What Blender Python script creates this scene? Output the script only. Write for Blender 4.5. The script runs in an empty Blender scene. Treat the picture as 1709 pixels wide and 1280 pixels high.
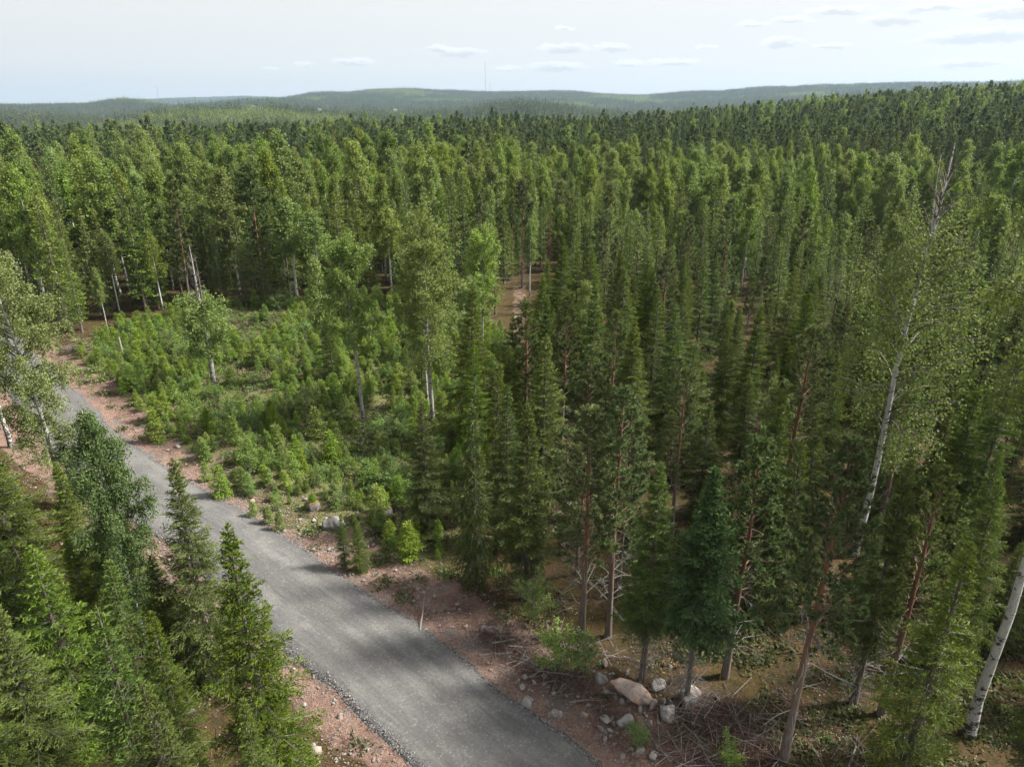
import bpy, math, numpy as np
from mathutils import Vector
RNG = np.random.default_rng(7)
SC = bpy.context.scene
COL = SC.collection
PI = math.pi
R = math.radians
# ------------------------------------------------------------------ camera model (used to turn picture points into ground points)
H = 22.0; F = 1140.0; PITCH = math.atan(450 / 1140); CX, CY = 854.5, 640.0
cp, sp = math.cos(PITCH), math.sin(PITCH)
def G(u, v, z=0.0):
    x = (u - CX) / F; y = (CY - v) / F
    d = np.array([x, cp + y * sp, -sp + y * cp]); t = (z - H) / d[2]
    return float(d[0] * t), float(d[1] * t)
def top_height(Y, v):                      # height of a point seen at row v that stands at forward distance Y
    return H - Y * math.tan(PITCH + math.atan((v - CY) / F))
def pix(x, y, z):
    zc = y * cp - (z - H) * sp; yc = y * sp + (z - H) * cp
    return CX + F * x / zc, CY - F * yc / zc

# ------------------------------------------------------------------ noise and small maths
def _h(ix, iy, s):
    n = (ix.astype(np.int64) * 374761393 + iy.astype(np.int64) * 668265263 + s * 974634) & 0x7fffffff
    n = ((n ^ (n >> 13)) * 1274126177) & 0x7fffffff
    return ((n ^ (n >> 16)) & 0xffff) / 65535.0
def vnoise(x, y, s=0):
    x = np.asarray(x, float); y = np.asarray(y, float)
    ix, iy = np.floor(x), np.floor(y); fx, fy = x - ix, y - iy
    fx = fx * fx * (3 - 2 * fx); fy = fy * fy * (3 - 2 * fy)
    a = _h(ix, iy, s); b = _h(ix + 1, iy, s); c = _h(ix, iy + 1, s); d = _h(ix + 1, iy + 1, s)
    return (a * (1 - fx) + b * fx) * (1 - fy) + (c * (1 - fx) + d * fx) * fy
def fbm(x, y, s=0, o=4):
    v = 0; a = .5
    for k in range(o):
        v = v + a * vnoise(x * 2 ** k + 17.3 * k, y * 2 ** k - 9.1 * k, s + k); a *= .5
    return v
def sstep(a, b, x):
    t = np.clip((np.asarray(x, float) - a) / (b - a), 0, 1); return t * t * (3 - 2 * t)
def norm(v): return v / np.maximum(np.linalg.norm(v, axis=-1, keepdims=True), 1e-9)
def inpoly(px, py, poly):
    px = np.asarray(px, float); py = np.asarray(py, float); r = np.zeros(px.shape, bool); n = len(poly)
    for i in range(n):
        x1, y1 = poly[i]; x2, y2 = poly[(i + 1) % n]
        c = ((y1 > py) != (y2 > py)) & (px < (x2 - x1) * (py - y1) / (y2 - y1 + 1e-12) + x1); r ^= c
    return r
def polyline_dist(px, py, pts):
    px = np.asarray(px, float); py = np.asarray(py, float)
    best = np.full(px.shape, 1e9); side = np.zeros(px.shape)
    for (x1, y1), (x2, y2) in zip(pts[:-1], pts[1:]):
        dx, dy = x2 - x1, y2 - y1; L2 = dx * dx + dy * dy
        t = np.clip(((px - x1) * dx + (py - y1) * dy) / L2, 0, 1)
        ex, ey = px - x1 - t * dx, py - y1 - t * dy; d = np.hypot(ex, ey)
        m = d < best; best = np.where(m, d, best); side = np.where(m, np.sign(dx * ey - dy * ex), side)
    return best, side

# ------------------------------------------------------------------ the lie of the land
RE = [G(*q) for q in [(990, 1271), (877, 1189), (755, 1090), (651, 1017), (560, 963), (500, 916), (447, 880), (407, 856), (362, 831), (290, 790), (197, 730), (148, 675)]]
LE = [G(*q) for q in [(682, 1262), (641, 1203), (587, 1167), (562, 1157), (516, 1094), (471, 1040), (435, 1000)]]
def chaikin(p, n=2):
    p = np.array(p, float)
    for _ in range(n):
        q = np.empty((2 * len(p) - 2, 2)); q[0::2] = .75 * p[:-1] + .25 * p[1:]; q[1::2] = .25 * p[:-1] + .75 * p[1:]
        p = np.vstack([p[:1], q, p[-1:]])
    return p
def road_line():
    r = np.array(RE, float)
    r = np.vstack([[12.5, 6.5], [6.6, 14.0], r, [-42.5, 59.0], [-53.0, 70.0], [-68.0, 84.0], [-90., 98.]])
    r = chaikin(r, 3)
    t = np.gradient(r, axis=0); t = norm(t); nl = np.stack([-t[:, 1], t[:, 0]], 1)   # points left of travel direction (towards far-left)
    hw = np.interp(np.linspace(0, 1, len(r)), [0, .3, .6, 1], [2.25, 2.2, 2.05, 2.0])[:, None]
    c = r + nl * hw
    return c, hw[:, 0], nl
ROAD, ROADW, ROADN = road_line()
CLEAR = [G(*q) for q in [(118, 590), (200, 540), (330, 520), (430, 512), (540, 505), (660, 500), (800, 520), (852, 575), (845, 640), (800, 675), (765, 760), (760, 860), (740, 930), (640, 948), (560, 935), (500, 900), (430, 850), (340, 800), (240, 715), (140, 615)]]
RIDE = [G(868, 478), G(866, 560), G(842, 640), G(800, 700)]
FRONT = [G(860, 1000), G(1000, 1000), G(1200, 1000), G(1480, 1060), G(1560, 1130), G(1560, 1290), (6, 12), G(990, 1280), G(800, 1090)]

COLS = [0, 130, 215, 300, 430, 560, 640, 750, 855, 920, 1000, 1070, 1180, 1285, 1400, 1500, 1600, 1709]
TH = 13.0
def zrow(d, ys, th=TH):
    out = []
    for u, v in zip(COLS, ys):
        x = (u - CX) / F; y = (CY - v) / F
        out.append(H + d * (-sp + y * cp) / math.hypot(x, cp + y * sp) - th)
    return np.array(out)
AZ = np.array([math.atan2((u - CX) / F, cp + (CY - 190) / F * sp) for u in COLS])
z400 = zrow(400, [223, 223, 221, 219, 219, 212, 209, 206, 203, 201, 199, 197, 190, 182, 172, 163, 157, 153])
z600 = zrow(600, [238, 238, 236, 234, 232, 222, 218, 214, 210, 207, 204, 200, 188, 179, 168, 158, 153, 148]); z600[:12] -= np.array([12, 12, 12, 12, 12, 12, 12, 12, 12, 12, 10, 6])
z1050 = zrow(1050, [232, 218, 196, 182, 178, 191, 197, 202, 202, 202, 202, 202, 194, 186, 176, 166, 160, 156])
z1300 = zrow(1300, [192, 200, 209, 204, 190, 187, 187, 184, 168, 172, 186, 189, 192, 188, 180, 170, 165, 160])
z1900 = zrow(1900, [200, 200, 200, 200, 196, 196, 194, 194, 190, 190, 192, 192, 190, 186, 180, 174, 168, 162]) - 8
z3000 = zrow(3000, [175, 174, 163, 175, 169, 166, 166, 166, 168, 168, 170, 170, 166, 160, 155, 150, 148, 142])
z3600 = zrow(3600, [180, 180, 176, 176, 166, 156, 150, 154, 151, 151, 157, 158, 154, 147, 143, 140, 141, 136])
z5200 = zrow(5200, [186, 184, 180, 180, 176, 168, 164, 164, 162, 162, 164, 166, 160, 156, 152, 150, 150, 146])
z7500 = zrow(7500, [178, 176, 168, 164, 162, 167, 167, 165, 162, 162, 163, 164, 160, 156, 152, 150, 150, 146])
z12000 = z400 * 0 - 60
RD = np.array([0, 130, 250, 400, 600, 1050, 1300, 1900, 3000, 3600, 5200, 7500, 12000.])
ZT = np.stack([z400 * 0, z400 * 0, z400 * .35, z400, z600, z1050, z1300, z1900, z3000, z3600, z5200, z7500, z12000])
def terr(x, y):
    x = np.asarray(x, float); y = np.asarray(y, float)
    d = np.hypot(x, y); az = np.arctan2(x, y)
    i = np.clip(np.searchsorted(RD, d) - 1, 0, len(RD) - 2); fd = np.clip((d - RD[i]) / (RD[i + 1] - RD[i]), 0, 1); fd = fd * fd * (3 - 2 * fd)
    a = np.clip(az, AZ[0], AZ[-1]); j = np.clip(np.searchsorted(AZ, a) - 1, 0, len(AZ) - 2); fa = np.clip((a - AZ[j]) / (AZ[j + 1] - AZ[j]), 0, 1); fa = fa * fa * (3 - 2 * fa)
    z = (ZT[i, j] * (1 - fd) + ZT[i + 1, j] * fd) * (1 - fa) + (ZT[i, j + 1] * (1 - fd) + ZT[i + 1, j + 1] * fd) * fa
    far = sstep(300, 1500, d)
    z = z + far * (fbm(x / 420, y / 420, 3, 3) - .45) * np.minimum(d / 75, 46)
    z = z + sstep(120, 260, d) * (fbm(x / 60, y / 60, 5, 2) - .4) * 3
    rd, _ = polyline_dist(np.where(d < 140, x, 1e5), np.where(d < 140, y, 1e5), ROAD)
    near = (1 - sstep(140, 240, d)) * sstep(3.0, 6.0, rd)
    z = z + near * ((fbm(x / 5, y / 5, 11, 3) - .45) * .55 + (fbm(x / 22, y / 22, 12, 2) - .38) * 1.1)
    z = z - (1 - sstep(0, 2.2, np.abs(rd - 3.4))) * .13 * (d < 140)                                   # shallow ditch beside the road
    z = z + (1 - sstep(0, 1.6, np.abs(rd - 5.8))) * .3 * (d < 140) * vnoise(x / 2.2, y / 2.2, 31) ** 1.3     # spoil bank
    z = z + near * (1 - sstep(6, 9, rd)) * (fbm(x / .9, y / .9, 37, 3) - .45) * .34
    return z
def tz(x, y): return float(terr(np.array([x]), np.array([y]))[0])

# ------------------------------------------------------------------ mesh building
class Geo:
    def __init__(s): s.V = []; s.Fc = []; s.M = []; s.T = []; s.n = 0; s.S = []
    def add(s, v, f, mat=0, tone=0., smooth=False):
        v = np.asarray(v, np.float32).reshape(-1, 3); f = np.asarray(f, np.int32).reshape(-1, 4)
        s.V.append(v); s.Fc.append(f + s.n); s.M.append(np.full(len(f), mat, np.int32)); s.S.append(np.full(len(f), smooth, bool))
        s.T.append(np.broadcast_to(np.asarray(tone, np.float32), (len(v),)).copy()); s.n += len(v)
    def quads(s, q, mat=0, tone=0.):
        n = len(q)
        if n == 0: return
        s.add(q.reshape(-1, 3), np.arange(4 * n).reshape(n, 4), mat, np.repeat(np.broadcast_to(tone, (n,)), 4))
    def tube(s, path, rad, sides=8, mat=0, tone=0., smooth=True):
        path = np.asarray(path, float); k = len(path); rad = np.broadcast_to(rad, (k,))
        t = norm(np.gradient(path, axis=0)); ref = np.where(np.abs(t[:, 2:3]) > .8, [[1., 0, 0]], [[0, 0, 1.]])
        a = norm(np.cross(t, ref)); b = np.cross(t, a)
        ang = np.linspace(0, 2 * PI, sides, endpoint=False)
        v = path[:, None] + rad[:, None, None] * (np.cos(ang)[None, :, None] * a[:, None] + np.sin(ang)[None, :, None] * b[:, None])
        i = np.arange(k - 1)[:, None] * sides; j = np.arange(sides)[None]; j2 = (j + 1) % sides
        f = np.stack([i + j, i + j2, i + sides + j2, i + sides + j], -1)
        s.add(v, f, mat, tone, smooth)
    def sticks(s, p0, p1, r0, r1, mat=0, tone=0.):
        p0 = np.asarray(p0, float); p1 = np.asarray(p1, float); n = len(p0)
        if n == 0: return
        t = norm(p1 - p0); ref = np.where(np.abs(t[:, 2:3]) > .8, [[1., 0, 0]], [[0, 0, 1.]])
        a = norm(np.cross(t, ref)); b = np.cross(t, a)
        r0 = np.broadcast_to(r0, (n,))[:, None]; r1 = np.broadcast_to(r1, (n,))[:, None]
        vs = []
        for p, r in ((p0, r0), (p1, r1)):
            for k in range(3):
                c, d = math.cos(2 * PI * k / 3), math.sin(2 * PI * k / 3); vs.append(p + r * (a * c + b * d))
        v = np.stack(vs, 1); o = np.arange(n)[:, None, None] * 6
        f = o + np.array([[0, 1, 4, 3], [1, 2, 5, 4], [2, 0, 3, 5]])[None]
        s.add(v, f, mat, np.repeat(np.broadcast_to(tone, (n,)), 6))
    def mesh(s, name, mats):
        me = bpy.data.meshes.new(name)
        if s.n:
            V = np.concatenate(s.V); Fa = np.concatenate(s.Fc); M = np.concatenate(s.M); T = np.concatenate(s.T); S = np.concatenate(s.S)
            me.vertices.add(len(V)); me.vertices.foreach_set('co', V.ravel())
            me.loops.add(Fa.size); me.loops.foreach_set('vertex_index', Fa.ravel())
            me.polygons.add(len(Fa)); me.polygons.foreach_set('loop_start', np.arange(0, Fa.size, 4, dtype=np.int32))
            me.polygons.foreach_set('material_index', M); me.polygons.foreach_set('use_smooth', S)
            at = me.attributes.new('tone', 'FLOAT', 'POINT'); at.data.foreach_set('value', T)
            me.update(calc_edges=True)
        for m in mats: me.materials.append(m)
        return me
def join(*gs):
    o = Geo()
    for g, off in gs:
        for v, f, m, t, sm in zip(g.V, g.Fc, g.M, g.T, g.S):
            o.V.append(v); o.M.append(m + off); o.T.append(t); o.S.append(sm)
            o.Fc.append(f + o.n)
        o.n += g.n
    return o

# ------------------------------------------------------------------ materials
class NT:
    def __init__(s, tree): s.t = tree
    def __call__(s, typ, _ins=None, **kw):
        n = s.t.nodes.new(typ)
        for k, v in kw.items(): setattr(n, k, v)
        for k, v in (_ins or {}).items():
            sock = n.inputs[k]
            if hasattr(v, 'is_output'): s.t.links.new(v, sock)
            elif hasattr(v, 'outputs'): s.t.links.new(v.outputs[0], sock)
            else: sock.default_value = v
        return n
def newmat(name):
    m = bpy.data.materials.new(name); m.use_nodes = True; m.node_tree.nodes.clear()
    nt = NT(m.node_tree); out = nt('ShaderNodeOutputMaterial'); return m, nt, out
def mixc(nt, f, a, b, bt='MIX'):
    n = nt('ShaderNodeMix', data_type='RGBA', blend_type=bt, clamp_factor=True)
    for i, v in ((0, f), (6, a), (7, b)):
        if hasattr(v, 'is_output'): nt.t.links.new(v, n.inputs[i])
        else: n.inputs[i].default_value = v if i == 0 else (*v, 1)
    return n.outputs[2]
def math_(nt, op, a, b=0., c=0., clamp=False):
    n = nt('ShaderNodeMath', operation=op, use_clamp=clamp)
    for i, v in enumerate((a, b, c)):
        if hasattr(v, 'is_output'): nt.t.links.new(v, n.inputs[i])
        else: n.inputs[i].default_value = v
    return n.outputs[0]
def ramp(nt, f, lo, hi):
    n = nt('ShaderNodeMapRange', {'Value': f, 'From Min': lo, 'From Max': hi}); return n.outputs[0]
def noise(nt, vec, scale, detail=4, rough=.55, out=0):
    return nt('ShaderNodeTexNoise', {'Vector': vec, 'Scale': scale, 'Detail': detail, 'Roughness': rough}).outputs[out]
def attr(nt, name): return nt('ShaderNodeAttribute', attribute_name=name)

def leaf_mat(name, dark, light, other, trans=.3, gloss=.25, rough=.55):
    m, nt, out = newmat(name)
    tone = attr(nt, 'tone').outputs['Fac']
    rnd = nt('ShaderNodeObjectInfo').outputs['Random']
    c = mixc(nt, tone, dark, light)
    c = mixc(nt, math_(nt, 'MULTIPLY', rnd, .75), c, other, 'MIX') if False else c
    v = math_(nt, 'MULTIPLY_ADD', rnd, .5, .76)
    c2 = mixc(nt, 1.0, c, (1, 1, 1), 'MULTIPLY')
    hs = nt('ShaderNodeHueSaturation', {'Color': c2, 'Value': v, 'Hue': math_(nt, 'MULTIPLY_ADD', math_(nt, 'FRACT', math_(nt, 'MULTIPLY', rnd, 7.31)), .035, .4825),
                                        'Saturation': math_(nt, 'MULTIPLY_ADD', math_(nt, 'FRACT', math_(nt, 'MULTIPLY', rnd, 13.7)), .25, .85)}).outputs[0]
    pb = nt('ShaderNodeBsdfPrincipled', {'Base Color': hs, 'Roughness': rough, 'Specular IOR Level': gloss})
    tr = nt('ShaderNodeBsdfTranslucent', {'Color': mixc(nt, .5, hs, other)})
    mx = nt('ShaderNodeMixShader', {0: trans, 1: pb.outputs[0], 2: tr.outputs[0]})
    nt.t.links.new(mx.outputs[0], out.inputs[0]); return m
M = {}
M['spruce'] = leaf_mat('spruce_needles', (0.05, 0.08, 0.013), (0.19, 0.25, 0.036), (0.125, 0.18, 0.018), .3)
M['bluespruce'] = leaf_mat('blue_spruce_needles', (0.036, 0.066, 0.021), (0.11, 0.18, 0.05), (0.07, 0.13, 0.025), .28)
M['pine'] = leaf_mat('pine_needles', (0.062, 0.094, 0.03), (0.145, 0.188, 0.055), (0.1, 0.14, 0.03), .28)
M['birch'] = leaf_mat('birch_leaves', (0.1, 0.148, 0.03), (0.195, 0.25, 0.055), (0.185, 0.25, 0.03), .42, .2, .6)
M['oldbirch'] = leaf_mat('olive_birch_leaves', (0.092, 0.138, 0.036), (0.19, 0.24, 0.07), (0.17, 0.22, 0.045), .4, .22, .6)
M['darkbirch'] = leaf_mat('bluish_birch_leaves', (0.062, 0.104, 0.034), (0.135, 0.19, 0.06), (0.11, 0.17, 0.04), .36, .2, .6)
M['aspen'] = leaf_mat('aspen_leaves', (0.12, 0.175, 0.036), (0.23, 0.285, 0.065), (0.18, 0.26, 0.035), .42, .22, .6)
M['young'] = leaf_mat('young_spruce_needles', (0.105, 0.17, 0.024), (0.25, 0.32, 0.05), (0.18, 0.26, 0.03), .35)
M['shrub'] = leaf_mat('shrub_leaves', (0.095, 0.165, 0.032), (0.19, 0.275, 0.065), (0.17, 0.26, 0.03), .4, .2, .6)
M['heath'] = leaf_mat('heath_leaves', (.045, .06, .018), (.13, .14, .05), (.1, .12, .03), .3)
M['drygrass'] = leaf_mat('dry_litter', (.16, .11, .07), (.3, .22, .14), (.2, .15, .07), .2)
M['shadedfarspruce'] = leaf_mat('self_shaded_conifer_needles', (.022, .04, .012), (.07, .11, .026), (.06, .1, .015), .15)  # spruce needles darkened to paint in self-shadow that the sparse far patches lack
M['rust'] = leaf_mat('rust_needles', (.1, .045, .025), (.2, .1, .06), (.15, .07, .03), .1)

def bark(name, c1, c2, scale=(14, 14, 3), top=None, h0=0, h1=1, marks=None):
    m, nt, out = newmat(name)
    oc = nt('ShaderNodeTexCoord').outputs['Object']
    mp = nt('ShaderNodeMapping', {'Vector': oc, 'Scale': scale}).outputs[0]
    n1 = noise(nt, mp, 1.0, 5, .6)
    c = mixc(nt, ramp(nt, n1, .35, .65), c1, c2)
    if top:
        z = nt('ShaderNodeSeparateXYZ', {0: oc}).outputs[2]
        zz = math_(nt, 'ADD', z, math_(nt, 'MULTIPLY', n1, 1.5))
        c = mixc(nt, ramp(nt, zz, h0, h1), c, mixc(nt, ramp(nt, n1, .3, .7), top, tuple(t * .55 for t in top)))
    if marks:
        mp2 = nt('ShaderNodeMapping', {'Vector': oc, 'Scale': (3.2, 3.2, 4.5)}).outputs[0]
        n2 = noise(nt, mp2, 1.0, 4, .65)
        z = nt('ShaderNodeSeparateXYZ', {0: oc}).outputs[2]
        low = math_(nt, 'MULTIPLY', ramp(nt, z, 2.2, 0.0), .16)
        c = mixc(nt, ramp(nt, math_(nt, 'ADD', n2, low), .55, .63), c, marks)
        mp3 = nt('ShaderNodeMapping', {'Vector': oc, 'Scale': (7, 7, 34)}).outputs[0]
        c = mixc(nt, math_(nt, 'MULTIPLY', ramp(nt, noise(nt, mp3, 1.0, 3), .56, .7), .45), c, marks)
    bp = nt('ShaderNodeBump', {'Height': n1, 'Strength': .5, 'Distance': .03})
    pb = nt('ShaderNodeBsdfPrincipled', {'Base Color': c, 'Roughness': .85, 'Specular IOR Level': .2, 'Normal': bp.outputs[0]})
    nt.t.links.new(pb.outputs[0], out.inputs[0]); return m
M['bark_spruce'] = bark('spruce_bark', (.075, .058, .045), (.15, .125, .105))
M['bark_pine'] = bark('pine_bark', (.1, .078, .064), (.18, .145, .12), top=(.22, .115, .072), h0=3.2, h1=7)
M['bark_birch'] = bark('birch_bark', (.36, .345, .325), (.5, .49, .47), marks=(.06, .052, .048))
M['bark_aspen'] = bark('aspen_bark', (.22, .21, .19), (.34, .33, .29), marks=(.09, .08, .07))
M['twig'] = bark('twig_bark', (.085, .07, .06), (.16, .14, .125), (30, 30, 8))
M['deadtwig'] = bark('dead_twig_bark', (.12, .11, .1), (.21, .195, .18), (30, 30, 8))
M['deadwood'] = bark('dead_wood', (.15, .12, .1), (.27, .24, .21), (6, 30, 30))
M['pinetwig'] = bark('pine_twig_bark', (.1, .062, .042), (.17, .11, .08), (30, 30, 8))
M['slash'] = bark('slash_twigs', (.06, .036, .028), (.13, .08, .062), (5, 5, 5))

def rock_mat(name, c1, c2, c3, moss=None):
    m, nt, out = newmat(name)
    oc = nt('ShaderNodeTexCoord').outputs['Object']
    rnd = nt('ShaderNodeObjectInfo').outputs['Random']
    off = nt('ShaderNodeVectorMath', {0: oc, 1: nt('ShaderNodeCombineXYZ', {0: math_(nt, 'MULTIPLY', rnd, 40), 1: math_(nt, 'MULTIPLY', rnd, 17)})}, operation='ADD').outputs[0]
    n1 = noise(nt, off, 2.2, 6, .62); n2 = noise(nt, off, 14, 4, .7); n3 = noise(nt, off, 4.5, 4, .6)
    c = mixc(nt, ramp(nt, n1, .35, .62), c1, c2)
    c = mixc(nt, math_(nt, 'MULTIPLY', ramp(nt, n3, .5, .66), math_(nt, 'MULTIPLY_ADD', rnd, .8, .1)), c, c3)
    c = mixc(nt, math_(nt, 'MULTIPLY', ramp(nt, n2, .52, .7), .55), c, (.07, .065, .06))
    if moss:
        nz = nt('ShaderNodeSeparateXYZ', {0: nt('ShaderNodeNewGeometry').outputs['Normal']}).outputs[2]
        c = mixc(nt, ramp(nt, math_(nt, 'ADD', nz, n3), .85, 1.15), c, moss)
    bp = nt('ShaderNodeBump', {'Height': math_(nt, 'ADD', n1, math_(nt, 'MULTIPLY', n2, .5)), 'Strength': .7, 'Distance': .08})
    pb = nt('ShaderNodeBsdfPrincipled', {'Base Color': c, 'Roughness': .88, 'Specular IOR Level': .2, 'Normal': bp.outputs[0]})
    nt.t.links.new(pb.outputs[0], out.inputs[0]); return m
M['rock'] = rock_mat('granite', (.18, .176, .17), (.31, .3, .285), (.3, .2, .15))
M['rock_pink'] = rock_mat('reddish_granite', (.2, .155, .135), (.3, .255, .225), (.46, .25, .16))
M['rock_moss'] = rock_mat('mossy_rock', (.11, .1, .1), (.2, .19, .18), (.14, .1, .08), moss=(.13, .085, .025))

def plain(name, col, rough=.6, emit=None):
    m, nt, out = newmat(name)
    n = noise(nt, nt('ShaderNodeTexCoord').outputs['Object'], 3, 4)
    c = mixc(nt, n, tuple(x * .8 for x in col), tuple(min(1, x * 1.1) for x in col))
    pb = nt('ShaderNodeBsdfPrincipled', {'Base Color': c, 'Roughness': rough, 'Specular IOR Level': .3})
    nt.t.links.new(pb.outputs[0], out.inputs[0]); return m
M['mast'] = plain('galvanised_steel', (.3, .32, .34)); M['housewall'] = plain('house_paint', (.75, .74, .7)); M['houseroof'] = plain('roof_sheet', (.2, .19, .2))
M['window'] = plain('window_glass', (.05, .06, .08), .2); M['red'] = plain('red_paint', (.6, .06, .05)); M['white'] = plain('white_paint', (.75, .75, .72)); M['orange'] = plain('orange_plastic', (.8, .25, .05))

def ground_mat():
    m, nt, out = newmat('forest_ground')
    pos = nt('ShaderNodeNewGeometry').outputs['Position']
    soil = attr(nt, 'soil').outputs['Fac']; clear = attr(nt, 'clear').outputs['Fac']; field = attr(nt, 'field').outputs['Fac']
    nA = noise(nt, pos, .35, 5, .6); nB = noise(nt, pos, 1.6, 6, .65); nC = noise(nt, pos, 7, 5, .7); nD = noise(nt, pos, 26, 3, .7); nE = noise(nt, pos, .09, 4)
    # forest floor: moss, needle litter
    fl = mixc(nt, ramp(nt, nB, .38, .62), (.03, .03, .012), (.085, .052, .026))
    fl = mixc(nt, ramp(nt, nA, .45, .65), fl, (.06, .046, .016))
    fl = mixc(nt, math_(nt, 'MULTIPLY', ramp(nt, nC, .52, .68), .7), fl, (.12, .082, .042))
    # clearing: grass, heath, litter and slash
    cl = mixc(nt, ramp(nt, nB, .36, .6), (.08, .11, .026), (.125, .125, .045))
    cl = mixc(nt, ramp(nt, nA, .55, .67), cl, (.2, .15, .095))
    cl = mixc(nt, math_(nt, 'MULTIPLY', ramp(nt, nC, .5, .66), .7), cl, (.29, .22, .15))
    cl = mixc(nt, math_(nt, 'MULTIPLY', ramp(nt, nD, .55, .7), .5), cl, (.06, .05, .03))
    c = mixc(nt, ramp(nt, math_(nt, 'ADD', clear, math_(nt, 'MULTIPLY_ADD', nB, .5, -.25)), .4, .6), fl, cl)
    # bare soil
    so = mixc(nt, ramp(nt, nB, .35, .65), (.175, .106, .08), (.27, .178, .137))
    so = mixc(nt, ramp(nt, nA, .52, .68), so, (.155, .098, .076))
    so = mixc(nt, math_(nt, 'MULTIPLY', ramp(nt, nC, .5, .62), .8), so, (.13, .085, .068))
    so = mixc(nt, ramp(nt, nD, .62, .7), so, (.4, .36, .33))
    so = mixc(nt, math_(nt, 'MULTIPLY', ramp(nt, noise(nt, pos, .55, 3), .56, .66), .7), so, (.12, .115, .11))
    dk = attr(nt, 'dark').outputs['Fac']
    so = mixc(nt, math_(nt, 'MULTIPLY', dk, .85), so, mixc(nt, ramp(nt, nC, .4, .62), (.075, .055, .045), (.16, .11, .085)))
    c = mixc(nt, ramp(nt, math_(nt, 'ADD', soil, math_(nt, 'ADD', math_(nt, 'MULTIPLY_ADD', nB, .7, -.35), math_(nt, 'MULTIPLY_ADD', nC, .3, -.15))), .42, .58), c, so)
    c = mixc(nt, field, c, (.2, .27, .09))
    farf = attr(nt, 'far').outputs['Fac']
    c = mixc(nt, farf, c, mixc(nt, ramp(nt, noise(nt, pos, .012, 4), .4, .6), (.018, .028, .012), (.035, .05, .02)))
    hgt = math_(nt, 'ADD', math_(nt, 'MULTIPLY', nC, .6), math_(nt, 'ADD', math_(nt, 'MULTIPLY', nD, .25), nB))
    bp = nt('ShaderNodeBump', {'Height': hgt, 'Strength': .9, 'Distance': .22})
    pb = nt('ShaderNodeBsdfPrincipled', {'Base Color': c, 'Roughness': .95, 'Specular IOR Level': .1, 'Normal': bp.outputs[0]})
    nt.t.links.new(pb.outputs[0], out.inputs[0]); return m
M['ground'] = ground_mat()
def road_mat():
    m, nt, out = newmat('road_gravel')
    pos = nt('ShaderNodeNewGeometry').outputs['Position']
    ac = attr(nt, 'across').outputs['Fac']; al = attr(nt, 'along').outputs['Fac']
    st = nt('ShaderNodeCombineXYZ', {0: math_(nt, 'MULTIPLY', ac, 9), 1: math_(nt, 'MULTIPLY', al, .45)})
    lines = noise(nt, st, 1.0, 5, .7); st2 = nt('ShaderNodeCombineXYZ', {0: math_(nt, 'MULTIPLY', ac, 2.2), 1: math_(nt, 'MULTIPLY', al, .07)})
    bands = noise(nt, st2, 1.0, 3, .5)
    g = noise(nt, pos, 38, 4, .75); g2 = noise(nt, pos, 11, 4, .7); pat = noise(nt, pos, .5, 4)
    vor = nt('ShaderNodeTexVoronoi', {'Vector': pos, 'Scale': 15}).outputs['Color']
    sv = nt('ShaderNodeSeparateColor', {0: vor}).outputs[0]
    c = mixc(nt, ramp(nt, bands, .44, .58), (.108, .104, .096), (.152, .147, .135))
    trk = ramp(nt, math_(nt, 'ABSOLUTE', math_(nt, 'SUBTRACT', math_(nt, 'ABSOLUTE', math_(nt, 'ADD', ac, math_(nt, 'MULTIPLY_ADD', pat, .2, -.1))), .43)), .2, .06)
    c = mixc(nt, math_(nt, 'MULTIPLY', trk, .5), c, (.178, .173, .16))
    c = mixc(nt, math_(nt, 'MULTIPLY', ramp(nt, pat, .42, .64), .6), c, (.092, .088, .09))
    c = mixc(nt, math_(nt, 'MULTIPLY', ramp(nt, lines, .5, .66), .55), c, (.066, .064, .064))
    c = mixc(nt, math_(nt, 'MULTIPLY', ramp(nt, g, .5, .7), .5), c, (.065, .063, .063))
    c = mixc(nt, math_(nt, 'MULTIPLY', ramp(nt, sv, .9, 1.0), .4), c, (.24, .235, .225))
    c = mixc(nt, math_(nt, 'MULTIPLY', ramp(nt, sv, .35, .0), .45), c, (.06, .058, .056))
    c = mixc(nt, math_(nt, 'MULTIPLY', ramp(nt, noise(nt, pos, 5.5, 5, .7), .5, .68), .4), c, (.075, .072, .07))
    # coarse dark gravel on the shoulders
    edge = ramp(nt, math_(nt, 'ADD', math_(nt, 'ABSOLUTE', ac), math_(nt, 'MULTIPLY_ADD', g2, .35, -.17)), .9, 1.04)
    co = mixc(nt, ramp(nt, sv, .2, 1.0), (.04, .04, .042), (.16, .158, .155))
    c = mixc(nt, math_(nt, 'MULTIPLY', edge, .85), c, co)
    h = math_(nt, 'ADD', math_(nt, 'MULTIPLY', g, .35), math_(nt, 'ADD', math_(nt, 'MULTIPLY', lines, .8), math_(nt, 'MULTIPLY', math_(nt, 'MULTIPLY', sv, edge), 1.2)))
    bp = nt('ShaderNodeBump', {'Height': h, 'Strength': .7, 'Distance': .05})
    pb = nt('ShaderNodeBsdfPrincipled', {'Base Color': c, 'Roughness': .9, 'Specular IOR Level': .2, 'Normal': bp.outputs[0]})
    nt.t.links.new(pb.outputs[0], out.inputs[0]); return m
M['road'] = road_mat()

# ------------------------------------------------------------------ object helpers
def tag(o, label=None, cat=None, group=None, kind=None):
    for k, v in (('label', label), ('category', cat), ('group', group), ('kind', kind)):
        if v: o[k] = v
    return o
def link(name, me, parent=None):
    o = bpy.data.objects.new(name, me); COL.objects.link(o)
    if parent: o.parent = parent
    return o
def empty(name, loc, rot=(0, 0, 0), sc=(1, 1, 1)):
    o = bpy.data.objects.new(name, None); COL.objects.link(o); o.location = loc; o.rotation_euler = rot; o.scale = sc; o.empty_display_size = .3
    return o

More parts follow.
